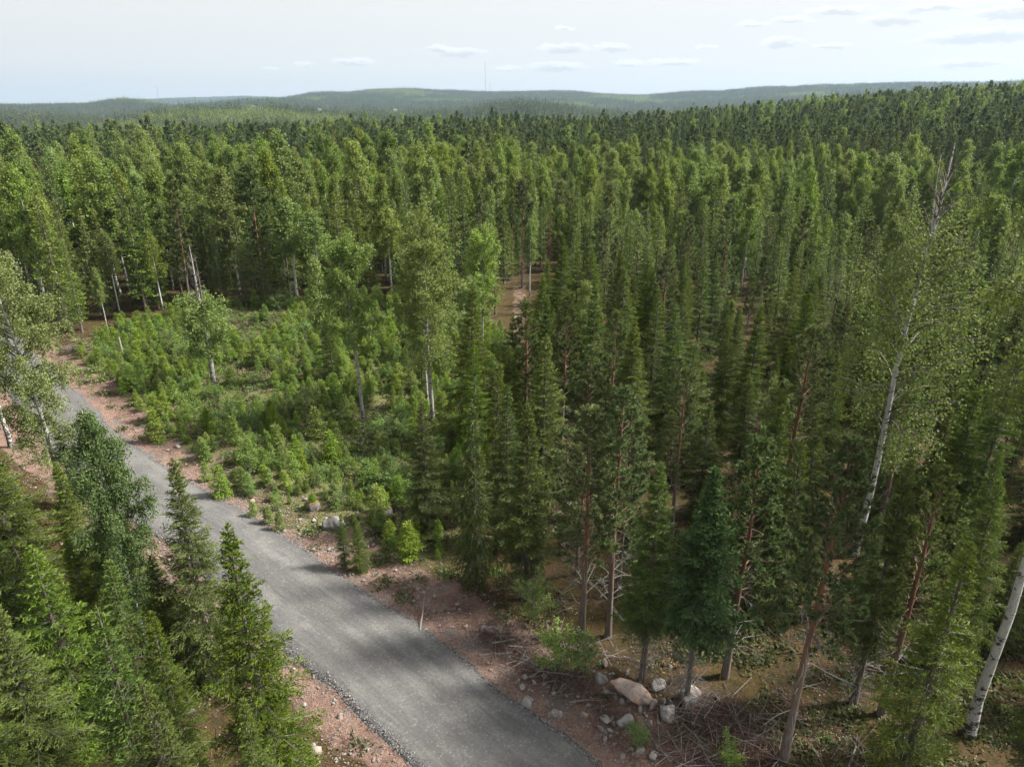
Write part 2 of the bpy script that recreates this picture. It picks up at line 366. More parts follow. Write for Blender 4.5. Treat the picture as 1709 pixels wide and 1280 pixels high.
# ------------------------------------------------------------------ tree generators: each returns (trunk Geo, crown Geo, height)
UP = np.array([0, 0, 1.])
def rhombi(g, P, D, L, W, rng, mat, tone, planes=1, tilt=.6, flat=None):
    n = len(P)
    if n == 0: return
    D = norm(D); L = np.broadcast_to(L, (n,))[:, None]; W = np.broadcast_to(W, (n,))[:, None]
    S = np.cross(D, UP[None] + rng.normal(0, tilt, (n, 3))); S = norm(S)
    for k in range(planes):
        if k: S = np.cross(D, S)
        q = np.stack([P, P + D * L * .4 + S * W * .5, P + D * L, P + D * L * .45 - S * W * .5], 1)
        g.quads(q, mat, tone)
def taper(h, r0, rng, wob=.012, k=9, top=1.0, lean=None):
    z = np.linspace(-.35, h * top, k); a = rng.uniform(0, 6.28)
    off = np.cumsum(rng.normal(0, wob * h / k, (k, 2)), 0); off -= off[0]
    path = np.stack([off[:, 0], off[:, 1], z], 1)
    if lean is not None:
        path[:, 0] += lean[0] * (z / h) ** 2; path[:, 1] += lean[1] * (z / h) ** 2
    rad = r0 * (1 - np.clip(z / h, 0, 1) * .96) ** .85 + .008; rad[0] *= 1.35; rad[1] *= 1.04 if k > 4 else 1
    return path, rad
def on_path(path, z):
    return np.stack([np.interp(z, path[:, 2], path[:, 0]), np.interp(z, path[:, 2], path[:, 1]), z], -1)

def spruce(seed, h=12, rad=1.9, c0=.06, wsp=.44, nb=7, twsp=.115, spsp=.05, sl=.14, sw=.033, planes=2, droop=.22, dead=0., gap=.0, hang=0., sides=7, sticks=True, stubs=True):
    rng = np.random.default_rng(seed); T = Geo(); C = Geo()
    path, r = taper(h, h * .0115, rng, k=8 if sides > 4 else 4); T.tube(path, r, sides)
    zs = []; z = c0 * h + .1
    while z < h - .18: zs.append(z); z += wsp * rng.uniform(.75, 1.25) * (.65 + .5 * (1 - z / h))
    bz, ba, bw = [], [], []
    for z in zs:
        a0 = rng.uniform(0, 6.28); n = max(3, int(round(nb * rng.uniform(.8, 1.2))))
        for k in range(n): bz.append(z + rng.normal(0, .05)); ba.append(a0 + k * 2 * PI / n + rng.normal(0, .22)); bw.append(rng.uniform(.6, 1.22))
        for k in range(n // 2): bz.append(z + rng.uniform(.05, .95) * wsp); ba.append(rng.uniform(0, 6.28)); bw.append(rng.uniform(.25, .55))
    bz = np.array(bz); ba = np.array(ba); bw = np.array(bw); bz = np.clip(bz, .1, h - .12)
    t = np.clip((bz - c0 * h) / (h * (1 - c0)), 0, 1)
    L = rad * 1.12 * (1 - t) ** .98 * (.6 + .4 * sstep(0, .28, t)) * bw + .07
    lump = .72 + .56 * vnoise(ba * 1.3 + seed, bz * .55, seed % 50); L *= lump
    if gap: keep = rng.random(len(L)) > gap; bz, ba, bw, t, L = bz[keep], ba[keep], bw[keep], t[keep], L[keep]
    e = np.radians(-16 + 62 * t ** 1.4 + rng.normal(0, 6, len(t)))
    B0 = on_path(path, bz)
    out = np.stack([np.cos(ba), np.sin(ba), 0 * ba], 1); side = np.stack([-np.sin(ba), np.cos(ba), 0 * ba], 1)
    dr = droop * (1 - t) ** .8
    def bp(i, s):
        rr = L[i] * s * np.cos(e[i]); zz = L[i] * s * np.sin(e[i]) - dr[i] * L[i] * s ** 2 + .5 * dr[i] * L[i] * s ** 4
        return B0[i] + out[i] * rr[:, None] + UP * zz[:, None]
    def bd(i, s):
        dz = np.sin(e[i]) - 2 * dr[i] * s + 2 * dr[i] * s ** 3
        return norm(out[i] * np.cos(e[i])[:, None] + UP * dz[:, None])
    ib = np.arange(len(L))
    if sticks:
        for s0, s1 in ((0, .5), (.5, .95)):
            m = L > .3
            C.sticks(bp(ib[m], np.full(m.sum(), s0)), bp(ib[m], np.full(m.sum(), s1)), (.012 + .008 * L[m]) * (1 - s0 * .6), (.012 + .008 * L[m]) * (1 - s1 * .8), 1, 0.)
    # side twigs
    nt_ = np.maximum(2, np.ceil(L / twsp * 2)).astype(int); it = np.repeat(ib, nt_)
    s = np.concatenate([(np.arange(n) + rng.random(n)) / n for n in nt_]) * .9 + .1
    sg = rng.choice([-1., 1.], len(it)); lt = (L[it] * .46 * (1 - s) ** .75 + .1) * rng.uniform(.7, 1.2, len(it)); lt = np.minimum(lt, .85)
    inner = s < .16
    P = bp(it, s); D = bd(it, s); th = np.radians(rng.uniform(38, 62, len(it)))
    TD = norm(D * np.cos(th)[:, None] + side[it] * (sg * np.sin(th))[:, None] + UP * (rng.normal(-.05, .16, len(it)) - hang)[:, None])
    ok = ~inner | (t[it] > .7)
    it, s, lt, P, TD, sg = it[ok], s[ok], lt[ok], P[ok], TD[ok], sg[ok]
    ns = np.maximum(1, np.ceil(lt / spsp)).astype(int); ks = np.repeat(np.arange(len(it)), ns)
    u = np.concatenate([(np.arange(n) + rng.random(n) * .6 + .2) / n for n in ns])
    SP = P[ks] + TD[ks] * (lt[ks] * u)[:, None] - UP * (lt[ks] * u ** 2 * (.12 + hang))[:, None]
    SD = TD[ks] + rng.normal(0, .42, (len(ks), 3)) + UP * (rng.normal(0, .2, len(ks)) - hang * 1.2)[:, None]
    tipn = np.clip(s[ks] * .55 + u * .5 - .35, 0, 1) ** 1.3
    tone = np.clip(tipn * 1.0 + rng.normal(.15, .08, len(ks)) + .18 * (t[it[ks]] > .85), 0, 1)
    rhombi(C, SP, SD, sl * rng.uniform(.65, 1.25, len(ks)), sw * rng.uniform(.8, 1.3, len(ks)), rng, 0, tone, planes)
    # sprigs along the spine and the leader
    nsp = np.maximum(1, np.ceil(L / spsp * .7)).astype(int); ip = np.repeat(ib, nsp)
    s2 = np.concatenate([(np.arange(n) + rng.random(n)) / n for n in nsp]) * .85 + .15
    rhombi(C, bp(ip, s2), bd(ip, s2) + rng.normal(0, .5, (len(ip), 3)), sl * rng.uniform(.7, 1.3, len(ip)), sw * 1.1, rng, 0, np.clip(s2 ** 3 * .8 + rng.normal(.08, .1, len(ip)), 0, 1), planes)
    ld = min(1.1, .26 * h); nl = max(8, int(ld / spsp * 2.2)); zl = h - rng.random(nl) ** 1.3 * ld; a = rng.uniform(0, 6.28, nl)
    rhombi(C, on_path(path, np.minimum(zl, h)), np.stack([np.cos(a) * .7, np.sin(a) * .7, np.full(nl, .75)], 1), sl * .95, sw, rng, 0, np.clip(rng.normal(.6, .2, nl), 0, 1), planes)
    if stubs:        # grey dead twigs under the crown
        n = int(60 + 110 * dead); zd = rng.uniform(.04 * h, max(c0 * h + 1.2, .3 * h), n); a = rng.uniform(0, 6.28, n); l = rng.uniform(.25, .75, n) * rad * (.55 + .5 * dead)
        p0 = on_path(path, zd); d = norm(np.stack([np.cos(a), np.sin(a), rng.normal(-.12, .18, n)], 1)); T.sticks(p0, p0 + d * l[:, None], .011, .004, 1)
        nn = n * 4; j = rng.integers(0, n, nn); q0 = p0[j] + d[j] * (l[j] * rng.uniform(.25, .95, nn))[:, None]; dd = norm(d[j] + rng.normal(0, .6, (nn, 3)))
        T.sticks(q0, q0 + dd * rng.uniform(.12, .4, nn)[:, None], .005, .002, 1)
    return T, C, h

def pine(seed, h=12, rad=1.7, c0=.45, nwh=15, nb=5, nsub=8, ntuft=5, nl=.17, nw=.028, nn=13, dead=1., sides=8, sticks=True, lean=None, flat=.0):
    rng = np.random.default_rng(seed); T = Geo(); C = Geo()
    path, r = taper(h, h * .0125, rng, wob=.02, k=10 if sides > 4 else 4, lean=lean); T.tube(path, r, sides)
    zw = h * (c0 + (1 - c0) * (np.linspace(0, 1, nwh) ** .92) * .97)
    bz, ba, bw = [], [], []
    for z in zw:
        a0 = rng.uniform(0, 6.28); n = max(3, int(round(nb * rng.uniform(.8, 1.3))))
        for k in range(n): bz.append(z + rng.normal(0, .08)); ba.append(a0 + k * 2 * PI / n + rng.normal(0, .3)); bw.append(rng.uniform(.6, 1.15))
    bz = np.minimum(np.array(bz), h - .1); ba = np.array(ba); bw = np.array(bw); t = np.clip((bz / h - c0) / (1 - c0), 0, 1)
    L = rad * ((1 - t) ** .62 * (.7 + .3 * sstep(0, .35, t)) * (1 - flat) + flat * np.sqrt(np.clip(1 - (t - .3) ** 2 * 2, .05, 1))) * bw + .18
    e = np.radians(8 + 50 * t ** 1.3 + rng.normal(0, 9, len(t)))
    B0 = on_path(path, bz); out = np.stack([np.cos(ba), np.sin(ba), 0 * ba], 1)
    def bp(i, s): return B0[i] + out[i] * (L[i] * s * np.cos(e[i]))[:, None] + UP * (L[i] * (s * np.sin(e[i]) + .22 * s ** 2))[:, None]
    ib = np.arange(len(L)); D0 = norm(out * np.cos(e)[:, None] + UP * (np.sin(e) + .3)[:, None])
    if sticks:
        for s0, s1 in ((0, .5), (.5, 1.)):
            C.sticks(bp(ib, np.full(len(L), s0)), bp(ib, np.full(len(L), s1)), (.014 + .01 * L) * (1 - s0 * .6), (.014 + .01 * L) * (1 - s1 * .75), 1)
    ns = np.maximum(2, np.round(nsub * L / rad * 1.4)).astype(int); it = np.repeat(ib, ns); n = len(it)
    s = 1 - rng.random(n) ** 1.5 * .72; lt = (.2 + .35 * L[it] * (1.1 - s)) * rng.uniform(.7, 1.3, n)
    TD = norm(D0[it] + rng.normal(0, .55, (n, 3)) + UP * .25); P = bp(it, s)
    if sticks: C.sticks(P, P + TD * lt[:, None], .008, .004, 1)
    nt_ = np.full(n, ntuft); ks = np.repeat(np.arange(n), nt_); u = 1 - rng.random(len(ks)) ** 1.4 * .75
    TP = P[ks] + TD[ks] * (lt[ks] * u)[:, None]; AX = norm(TD[ks] + rng.normal(0, .35, (len(ks), 3)) + UP * .3)
    jn = np.repeat(np.arange(len(ks)), nn); m = len(jn)
    ND = norm(AX[jn] * 1.0 + rng.normal(0, .62, (m, 3)))
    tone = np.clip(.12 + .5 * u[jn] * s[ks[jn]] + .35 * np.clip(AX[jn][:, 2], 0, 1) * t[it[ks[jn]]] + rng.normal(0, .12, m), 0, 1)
    rhombi(C, TP[jn] - ND * nl * .1, ND, nl * rng.uniform(.7, 1.25, m), nw * rng.uniform(.8, 1.3, m), rng, 0, tone, 1, 1.5)
    # candles at the very top
    k = 26; zc = h - rng.random(k) ** 1.3 * .7; a = rng.uniform(0, 6.28, k)
    rhombi(C, on_path(path, zc), np.stack([np.cos(a) * .35, np.sin(a) * .35, np.ones(k)], 1), nl * 1.9, nw * 2.2, rng, 0, np.full(k, .95), 2)
    if dead > 0:
        n = int(34 * dead); zd = rng.uniform(.14 * h, c0 * h + .8, n); a = rng.uniform(0, 6.28, n); l = rng.uniform(.35, 1.0, n) * rad * .95
        p0 = on_path(path, zd); d = norm(np.stack([np.cos(a), np.sin(a), rng.normal(.12, .22, n)], 1)); p1 = p0 + d * l[:, None] * .5
        d2 = norm(d + rng.normal(0, .25, (n, 3))); p2 = p1 + d2 * l[:, None] * .5
        T.sticks(p0, p1, .016, .011, 1); T.sticks(p1, p2, .011, .004, 1)
        nn_ = n * 5; j = rng.integers(0, n, nn_); q = rng.random(nn_)[:, None]; q0 = p1[j] * (1 - q) + p2[j] * q; dd = norm(d2[j] + rng.normal(0, .6, (nn_, 3)))
        T.sticks(q0, q0 + dd * rng.uniform(.15, .5, nn_)[:, None], .006, .003, 1)
    return T, C, h

def broadleaf(seed, h=14, rad=2.2, c0=.3, nlimb=46, ntw=9, nleaf=9, leaf=.09, droop=.8, sides=8, sticks=True, shape='birch', r0=.0105, deadtop=0., lean=None, twl=(.35, .95), up=(30, 62)):
    rng = np.random.default_rng(seed); T = Geo(); C = Geo()
    path, r = taper(h, h * r0, rng, wob=.022, k=11 if sides > 4 else 4, lean=lean); T.tube(path, r, sides)
    htop = h * (1 - deadtop)
    q = (np.arange(nlimb) + rng.random(nlimb)) / nlimb; bz = c0 * h + (htop * .985 - c0 * h) * q ** .9; t = (bz - c0 * h) / (htop - c0 * h)
    ba = np.arange(nlimb) * 2.39996 + rng.normal(0, .5, nlimb)
    prof = {'birch': lambda t: (np.sin(PI * np.clip(t * .8 + .2, 0, 1)) ** .8 * .95 + .05) * (1 - .55 * t ** 2), 'aspen': lambda t: np.sqrt(np.clip(1 - (1.7 * (t - .42)) ** 2, .04, 1)), 'bush': lambda t: np.sqrt(np.clip(1 - (1.5 * (t - .4)) ** 2, .1, 1))}[shape](t)
    if deadtop: prof = np.maximum(prof, .25)
    Rr = rad * prof * rng.uniform(.6, 1.15, nlimb); e = np.radians(up[0] + (up[1] - up[0]) * t + rng.normal(0, 8, nlimb)); L = Rr / np.cos(e) * .9 + .15
    B0 = on_path(path, bz); out = np.stack([np.cos(ba), np.sin(ba), 0 * ba], 1)
    bend = .35 if shape == 'birch' else .12
    def bp(i, s): return B0[i] + out[i] * (L[i] * (s * np.cos(e[i]) + .12 * s ** 2))[:, None] + UP * (L[i] * (s * np.sin(e[i]) - bend * s ** 2.2))[:, None]
    ib = np.arange(nlimb)
    if sticks:
        for s0, s1 in ((0, .33), (.33, .66), (.66, 1.)):
            T.sticks(bp(ib, np.full(nlimb, s0)), bp(ib, np.full(nlimb, s1)), (.012 + .011 * L) * (1 - .7 * s0), (.012 + .011 * L) * (1 - .75 * s1), 1)
    nt_ = np.maximum(3, np.round(ntw * L / max(rad, .1) * 1.3)).astype(int); it = np.repeat(ib, nt_); n = len(it)
    s = 1 - rng.random(n) ** 1.35 * .8; P = bp(it, s); lt = rng.uniform(*twl, n) * (.65 + .35 * rad / 2.2 if shape != 'bush' else 1)
    TD = norm(out[it] * .5 + rng.normal(0, .75, (n, 3)) + UP * (.35 - droop * .4))
    def tp(k, u): return P[k] + TD[k] * (lt[k] * u * (1 - .35 * droop * u))[:, None] - UP * (lt[k] * droop * u ** 1.8)[:, None]
    if sticks: C.sticks(P, tp(np.arange(n), np.full(n, .55)), .0042, .003, 1)
    ks = np.repeat(np.arange(n), nleaf); m = len(ks); u = 1 - rng.random(m) ** 1.2 * .9
    LP = tp(ks, u) + rng.normal(0, leaf * .8, (m, 3)); LD = norm(rng.normal(0, 1, (m, 3)) + UP * (-.35 - droop * .5))
    clump = vnoise(P[:, 0] * 1.1 + 50 + seed, P[:, 2] * .9 + P[:, 1] * 1.3, 3)
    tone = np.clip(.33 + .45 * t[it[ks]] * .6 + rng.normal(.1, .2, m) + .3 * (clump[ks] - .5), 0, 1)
    rhombi(C, LP, LD, leaf * rng.uniform(.75, 1.3, m), leaf * .8 * rng.uniform(.8, 1.2, m), rng, 0, tone, 1, 1.4)
    # leader shoots
    if not deadtop:
        n2 = max(10, nleaf * 5); zz = h - rng.random(n2) * .9; LP = on_path(path, zz) + rng.normal(0, .13 + leaf * .5, (n2, 3)); rhombi(C, LP, norm(rng.normal(0, 1, (n2, 3)) - UP * .3), leaf, leaf * .8, rng, 0, np.clip(rng.normal(.5, .2, n2), 0, 1), 1, 1.4)
    else:            # bare forked dead top with twigs
        for q in range(2):
            zf = htop - (h - htop) * (.3 + .5 * q); b = on_path(path, np.array([zf]))[0]; a = 2.6 + 2.2 * q; tt = np.linspace(0, 1, 5)[:, None]; ln = (h - htop) * (1.15 - .25 * q)
            T.tube(b + tt * np.array([math.cos(a) * .15 * ln, math.sin(a) * .15 * ln, ln]) + tt ** 2 * np.array([-math.cos(a) * .08 * ln, 0, 0]), np.linspace(.6, .12, 5) * np.interp(zf, path[:, 2], r), 6, 0 if shape == 'birch' else 1)
        n2 = 34; zz = htop + (h - htop) * rng.random(n2) ** 1.2 * .8 - .4; a = rng.uniform(0, 6.28, n2); l = rng.uniform(.5, 1.3, n2) * (1.15 - (zz - htop) / (h - htop + .01) * .6) * min(1., rad / 2.4)
        p0 = on_path(path, zz); d = norm(np.stack([np.cos(a) * .6, np.sin(a) * .6, rng.uniform(.5, 1.1, n2)], 1)); T.sticks(p0, p0 + d * l[:, None], .032, .012, 1)
        j = np.repeat(np.arange(n2), 4); q = rng.uniform(.3, 1, len(j))[:, None]; q0 = p0[j] + d[j] * l[j][:, None] * q; dd = norm(d[j] + rng.normal(0, .5, (len(j), 3))); T.sticks(q0, q0 + dd * rng.uniform(.2, .55, len(j))[:, None], .011, .004, 1)
    return T, C, h

# ------------------------------------------------------------------ kinds and their variants
KM = {'spruce': (['bark_spruce', 'deadtwig'], ['spruce', 'twig']), 'bluespruce': (['bark_spruce', 'deadtwig'], ['bluespruce', 'twig']), 'pine': (['bark_pine', 'deadtwig'], ['pine', 'pinetwig']),
      'birch': (['bark_birch', 'twig'], ['birch', 'twig']), 'aspen': (['bark_aspen', 'twig'], ['aspen', 'twig']), 'darkbirch': (['bark_birch', 'twig'], ['darkbirch', 'twig']), 'oldbirch': (['bark_birch', 'twig'], ['oldbirch', 'twig']), 'young': (['bark_spruce', 'deadtwig'], ['young', 'twig']),
      'shrub': (['twig', 'twig'], ['shrub', 'twig']), 'youngpine': (['bark_spruce', 'deadtwig'], ['pine', 'twig']), 'rust': (['bark_spruce', 'deadtwig'], ['rust', 'twig'])}
class Var:
    def __init__(s, kind, gen):
        T, C, s.h = gen; tm, cm = KM[kind]; s.kind = kind; s.tmats = [M[x] for x in tm]; s.cmats = [M[x] for x in cm]; s.T = T; s.C = C; s._t = s._c = s._j = None
    @property
    def trunk(s): s._t = s._t or s.T.mesh(s.kind + '_trunk', s.tmats); return s._t
    @property
    def crown(s): s._c = s._c or s.C.mesh(s.kind + '_crown', s.cmats); return s._c
    @property
    def whole(s): s._j = s._j or join((s.T, 0), (s.C, 2)).mesh(s.kind + '_whole', s.tmats + s.cmats); return s._j

NEAR, MID, FAR = {}, {}, {}
NEAR['spruce'] = [Var('spruce', spruce(11, 11, 1.9, .05, sl=.13, sw=.031)), Var('spruce', spruce(12, 10, 1.65, .05, nb=6, gap=.06, sl=.13, sw=.031)), Var('spruce', spruce(13, 12, 1.75, .2, dead=.7, gap=.03)), Var('spruce', spruce(14, 9, 1.9, .04, nb=6, sl=.13, sw=.031)), Var('spruce', spruce(15, 12, 1.55, .28, dead=1, gap=.08))]
NEAR['pine'] = [Var('pine', pine(21, 12, 1.75, .4)), Var('pine', pine(22, 11, 1.6, .34, dead=.6)), Var('pine', pine(23, 13, 1.9, .44))]
NEAR['birch'] = [Var('birch', broadleaf(31, 12, 2.0, .3, 56, 13, 20, .115)), Var('birch', broadleaf(32, 14, 2.2, .38, 58, 13, 20, .12))]
MID['spruce'] = [Var('spruce', spruce(100 + i, [12, 12.5, 11.5, 13, 12, 12.5][i], [1.75, 1.5, 1.9, 1.4, 1.7, 1.55][i], [.08, .15, .06, .18, .1, .22][i], .45, 5, .22, .17, .25, .085, 1, gap=[0, .1, .05, .12, .08, .1][i], dead=.4, sides=5, sticks=False, stubs=i % 2 == 0)) for i in range(6)]
MID['pine'] = [Var('pine', pine(120 + i, 12, [1.6, 1.45, 1.75, 1.5][i], [.34, .42, .36, .28][i], 14, 5, 6, 4, .26, .06, 8, dead=.5, sides=5, flat=[0, .3, .15, 0][i])) for i in range(4)]
MID['birch'] = [Var('birch', broadleaf(150, 13, 2.2, .3, 46, 9, 16, .2, .7, sides=5, twl=(.3, .7))), Var('birch', broadleaf(151, 12, 1.0, .25, 40, 8, 13, .17, sides=5, twl=(.25, .5)))] + [Var('birch', broadleaf(140 + i, 13, [1.35, 1.5, 1.2, 1.6, 1.35][i], [.3, .35, .22, .4, .28][i], 46, 9, 15, .185, sides=5, sticks=i % 2 == 0, twl=(.3, .7))) for i in range(5)]
MID['aspen'] = [Var('aspen', broadleaf(160 + i, 13, 2.1, [.3, .45][i], 36, 9, 11, .23, .25, sides=5, shape='aspen', up=(30, 60))) for i in range(2)]
FAR['spruce'] = [Var('spruce', spruce(200 + i, 13, [1.4, 1.2, 1.6][i], .1, .7, 5, .42, .42, .5, .22, 1, sides=4, sticks=False, stubs=False)) for i in range(3)]
FAR['pine'] = [Var('pine', pine(220 + i, 13, [1.7, 1.55, 1.9][i], [.38, .45, .42][i], 9, 5, 4, 2, .6, .24, 5, dead=0, sides=4, sticks=False, flat=[0, .15, .05][i])) for i in range(3)]
FAR['birch'] = [Var('birch', broadleaf(240 + i, 13, [1.45, 1.6, 1.3][i], .2, 28, 6, 9, .34, sides=4, sticks=False, twl=(.3, .7))) for i in range(3)]
SAP = [Var('young', spruce(300 + i, 2.2, [.68, .56, .74, .6, .66, .52][i], .03, .2, 6, .1, .085, .14, .045, 1, sides=4, sticks=False, stubs=False, droop=.12)) for i in range(6)]
BUSH = [Var('shrub', broadleaf(320 + i, 1.7, [.7, .6, .8][i], .08, 16, 8, 6, .1, .2, sides=4, shape='bush', twl=(.15, .35), r0=.009)) for i in range(3)]
YPINE = [Var('youngpine', pine(330 + i, 2.4, .6, .1, 6, 5, 4, 3, .17, .03, 6, dead=0, sides=4)) for i in range(2)]

GROUPS = {}
def plant(kind, var, x, y, h, label, cat, group=None, wid=1.0, lean=(0, 0), name=None, rot=None, z=None):
    rt = RNG.uniform(0, 2 * PI) if rot is None else rot
    s = h / var.h
    o = empty(name or {'bluespruce': 'spruce', 'rust': 'spruce'}.get(kind, kind) + '_tree', (x, y, (tz(x, y) if z is None else z) - .03), (lean[0], lean[1], rt), (s * wid, s * wid, s))
    tag(o, label, cat, group)
    link('trunk', var.trunk, o); link('crown', var.crown, o)
    return o
HERO = []           # (x, y, radius) kept clear of the forest fill
exec_hero = []

# ------------------------------------------------------------------ ground sheet: fine in front of the camera, out to the horizon
def vergew(y): return np.interp(y, [15, 19, 24, 28.5, 30.5, 32, 33.5, 37, 39.5, 46, 60], [6.8, 6.6, 6.4, 6.2, 5.4, 5.3, 3.6, 3.5, 4.5, 4.9, 5.0])
def build_ground():
    az = np.concatenate([np.radians(np.linspace(-180, -44, 28))[:-1], np.radians(np.linspace(-44, 44, 500)), np.radians(np.linspace(44, 180, 28))[1:]])
    rr = np.concatenate([[.3, 2, 4, 6, 8], 9 * (9300 / 9) ** np.linspace(0, 1, 640)])
    A, Rr = np.meshgrid(az, rr); X = Rr * np.sin(A); Y = Rr * np.cos(A)
    d = Rr; Z = np.zeros_like(X); soil = np.zeros_like(X); clr = np.zeros_like(X); dark = np.zeros_like(X)
    for i in range(0, len(rr), 64):
        s_ = slice(i, i + 64); Z[s_] = terr(X[s_], Y[s_])
    m = d < 180
    rd, sd = polyline_dist(X[m], Y[m], ROAD)
    w = np.where(sd > 0, 4.6, vergew(Y[m])) + 1.6 * (fbm(X[m] / 5, Y[m] / 5, 41, 2) - .45) * 2
    soil[m] = 1 - sstep(-1.2, 1.2, rd - w)
    ri = polyline_dist(X[m], Y[m], RIDE)[0]; soil[m] = np.maximum(soil[m], .48 * (1 - sstep(.6, 1.8, ri)))
    ins = inpoly(X[m], Y[m], CLEAR); de = polyline_dist(X[m], Y[m], CLEAR + CLEAR[:1])[0]
    clr[m] = np.where(ins, .5 + .5 * sstep(0, 3, de), .5 - .5 * sstep(0, 3, de))
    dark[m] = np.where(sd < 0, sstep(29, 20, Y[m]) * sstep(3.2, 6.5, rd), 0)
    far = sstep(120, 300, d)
    fx, fy = 1900 * math.sin(.146), 1900 * math.cos(.146)
    field = (1 - sstep(30, 60, np.abs(X - fx))) * (1 - sstep(70, 130, np.abs(Y - fy)))
    n, k = X.shape
    V = np.stack([X, Y, Z], -1).reshape(-1, 3).astype(np.float32)
    i = np.arange(n - 1)[:, None] * k; j = np.arange(k)[None]; j2 = (j + 1) % k
    Fq = np.stack([i + j, i + j2, i + k + j2, i + k + j], -1).reshape(-1, 4)[:, ::-1].astype(np.int32)
    me = bpy.data.meshes.new('ground'); me.vertices.add(len(V)); me.vertices.foreach_set('co', V.ravel())
    me.loops.add(Fq.size); me.loops.foreach_set('vertex_index', Fq.ravel()); me.polygons.add(len(Fq)); me.polygons.foreach_set('loop_start', np.arange(0, Fq.size, 4, dtype=np.int32))
    me.polygons.foreach_set('use_smooth', np.ones(len(Fq), bool))
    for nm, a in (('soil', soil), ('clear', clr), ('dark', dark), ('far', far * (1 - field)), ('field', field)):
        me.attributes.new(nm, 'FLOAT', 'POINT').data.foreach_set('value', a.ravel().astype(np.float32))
    me.update(calc_edges=True); me.materials.append(M['ground'])
    tag(link('ground', me), kind='structure')
build_ground()

def build_road():
    prof = [(-1.3, -.5), (-1.14, -.14), (-1.03, .02), (-.96, .09), (-.75, .13), (-.5, .13), (-.3, .15), (0, .18), (.3, .15), (.5, .13), (.75, .13), (.96, .09), (1.03, .02), (1.14, -.14), (1.3, -.5)]
    pts = ROAD; seg = np.concatenate([[0], np.cumsum(np.hypot(*np.diff(pts, axis=0).T))]); al = np.arange(0, seg[-1], .3)
    c = np.stack([np.interp(al, seg, pts[:, k]) for k in (0, 1)], 1); w = np.interp(al, seg, ROADW); nl = np.stack([np.interp(al, seg, ROADN[:, k]) for k in (0, 1)], 1); nl = norm(nl)
    V, ac, an = [], [], []
    for a, h in prof:
        ww = w * (1 + (.05 + .06 * (abs(a) > .9)) * (fbm(al / 2.5, al * 0 + np.sign(a) * 7, 61, 3) - .47) * 2 * (abs(a) > .6))
        p = c + nl * (a * ww)[:, None]; z = h + .03 * (fbm(al / 2, al * 0 + a * 5, 62, 3) - .45) + np.where(np.hypot(p[:, 0], p[:, 1]) > 130, terr(p[:, 0], p[:, 1]), 0)
        V.append(np.column_stack([p, z])); ac.append(np.full(len(al), a)); an.append(al)
    V = np.stack(V, 1); k = len(prof); n = len(al)
    i = np.arange(n - 1)[:, None] * k; j = np.arange(k - 1)[None]
    Fq = np.stack([i + j, i + k + j, i + k + j + 1, i + j + 1], -1).reshape(-1, 4)
    g = Geo(); g.add(V, Fq, 0, 0, True); me = g.mesh('road', [M['road']])
    me.attributes.new('across', 'FLOAT', 'POINT').data.foreach_set('value', np.stack(ac, 1).ravel().astype(np.float32))
    me.attributes.new('along', 'FLOAT', 'POINT').data.foreach_set('value', np.stack(an, 1).ravel().astype(np.float32))
    tag(link('road', me), kind='structure')
build_road()

# ------------------------------------------------------------------ trees that can be told apart: foot (u, v) and top row in the photograph
def spot(u, v, top):
    x, y = G(u, v); return x, y, top_height(y, top) - tz(x, y)
N = NEAR; S_, P_, B_ = N['spruce'], N['pine'], N['birch']
DROOPY = Var('spruce', spruce(51, 11, 1.75, .06, .42, 5, .17, .08, .17, .05, 2, droop=.5, hang=.45, gap=.1))
BLUE = Var('bluespruce', spruce(52, 10, 1.75, .36, .32, 7, .13, .08, .16, .06, 2, droop=.1, dead=1.3))
BIGPINE = Var('pine', pine(53, 12.5, 2.0, .46, 16, 5, 9, 5, .17, .028, 13, dead=1.5, lean=(.3, .15)))
BIGB = Var('oldbirch', broadleaf(54, 21, 3.5, .3, 66, 12, 18, .125, 1.5, 10, deadtop=.15, r0=.0085, lean=(.5, 0), twl=(.4, 1.1)))
EDGEB = Var('oldbirch', broadleaf(55, 20, 3.0, .64, 60, 12, 18, .13, 1.0, 12, r0=.0088))
WEEPB = Var('oldbirch', broadleaf(56, 16, 2.9, .22, 80, 17, 30, .1, 1.25, 9, r0=.0088, lean=(-.9, .2)))
DENSEB = Var('darkbirch', broadleaf(57, 11.5, 1.5, .28, 80, 16, 34, .085, .9, 8, r0=.0085, lean=(-.5, .3)))
ASP1 = Var('aspen', broadleaf(58, 13.4, 1.75, .47, 48, 13, 16, .14, .18, 9, shape='aspen', up=(25, 62), lean=(-.5, 0)))
ASP2 = Var('aspen', broadleaf(59, 15, 2.05, .27, 66, 13, 16, .14, .18, 9, shape='aspen', up=(20, 60)))
ASP3 = Var('aspen', broadleaf(60, 11, 1.35, .35, 44, 11, 15, .15, .2, 8, shape='aspen'))
HALFDEAD = Var('aspen', broadleaf(61, 11.8, 1.7, .2, 44, 10, 14, .15, .25, 8, shape='aspen', deadtop=.42, r0=.017))
BARESP = Var('rust', spruce(62, 11, 1.25, .25, .5, 5, .2, .13, .22, .06, 1, dead=1.4, gap=.15))
THINB = [Var('birch', broadleaf(63 + i, 13, [1.5, 1.3, 1.1][i], [.45, .5, .42][i], 44, 9, 13, .18, .9, 7, r0=.008)) for i in range(3)]
ROWAN = Var('shrub', broadleaf(70, 4.2, 1.7, .22, 26, 9, 10, .12, .25, 6, shape='aspen', r0=.012, twl=(.25, .6)))

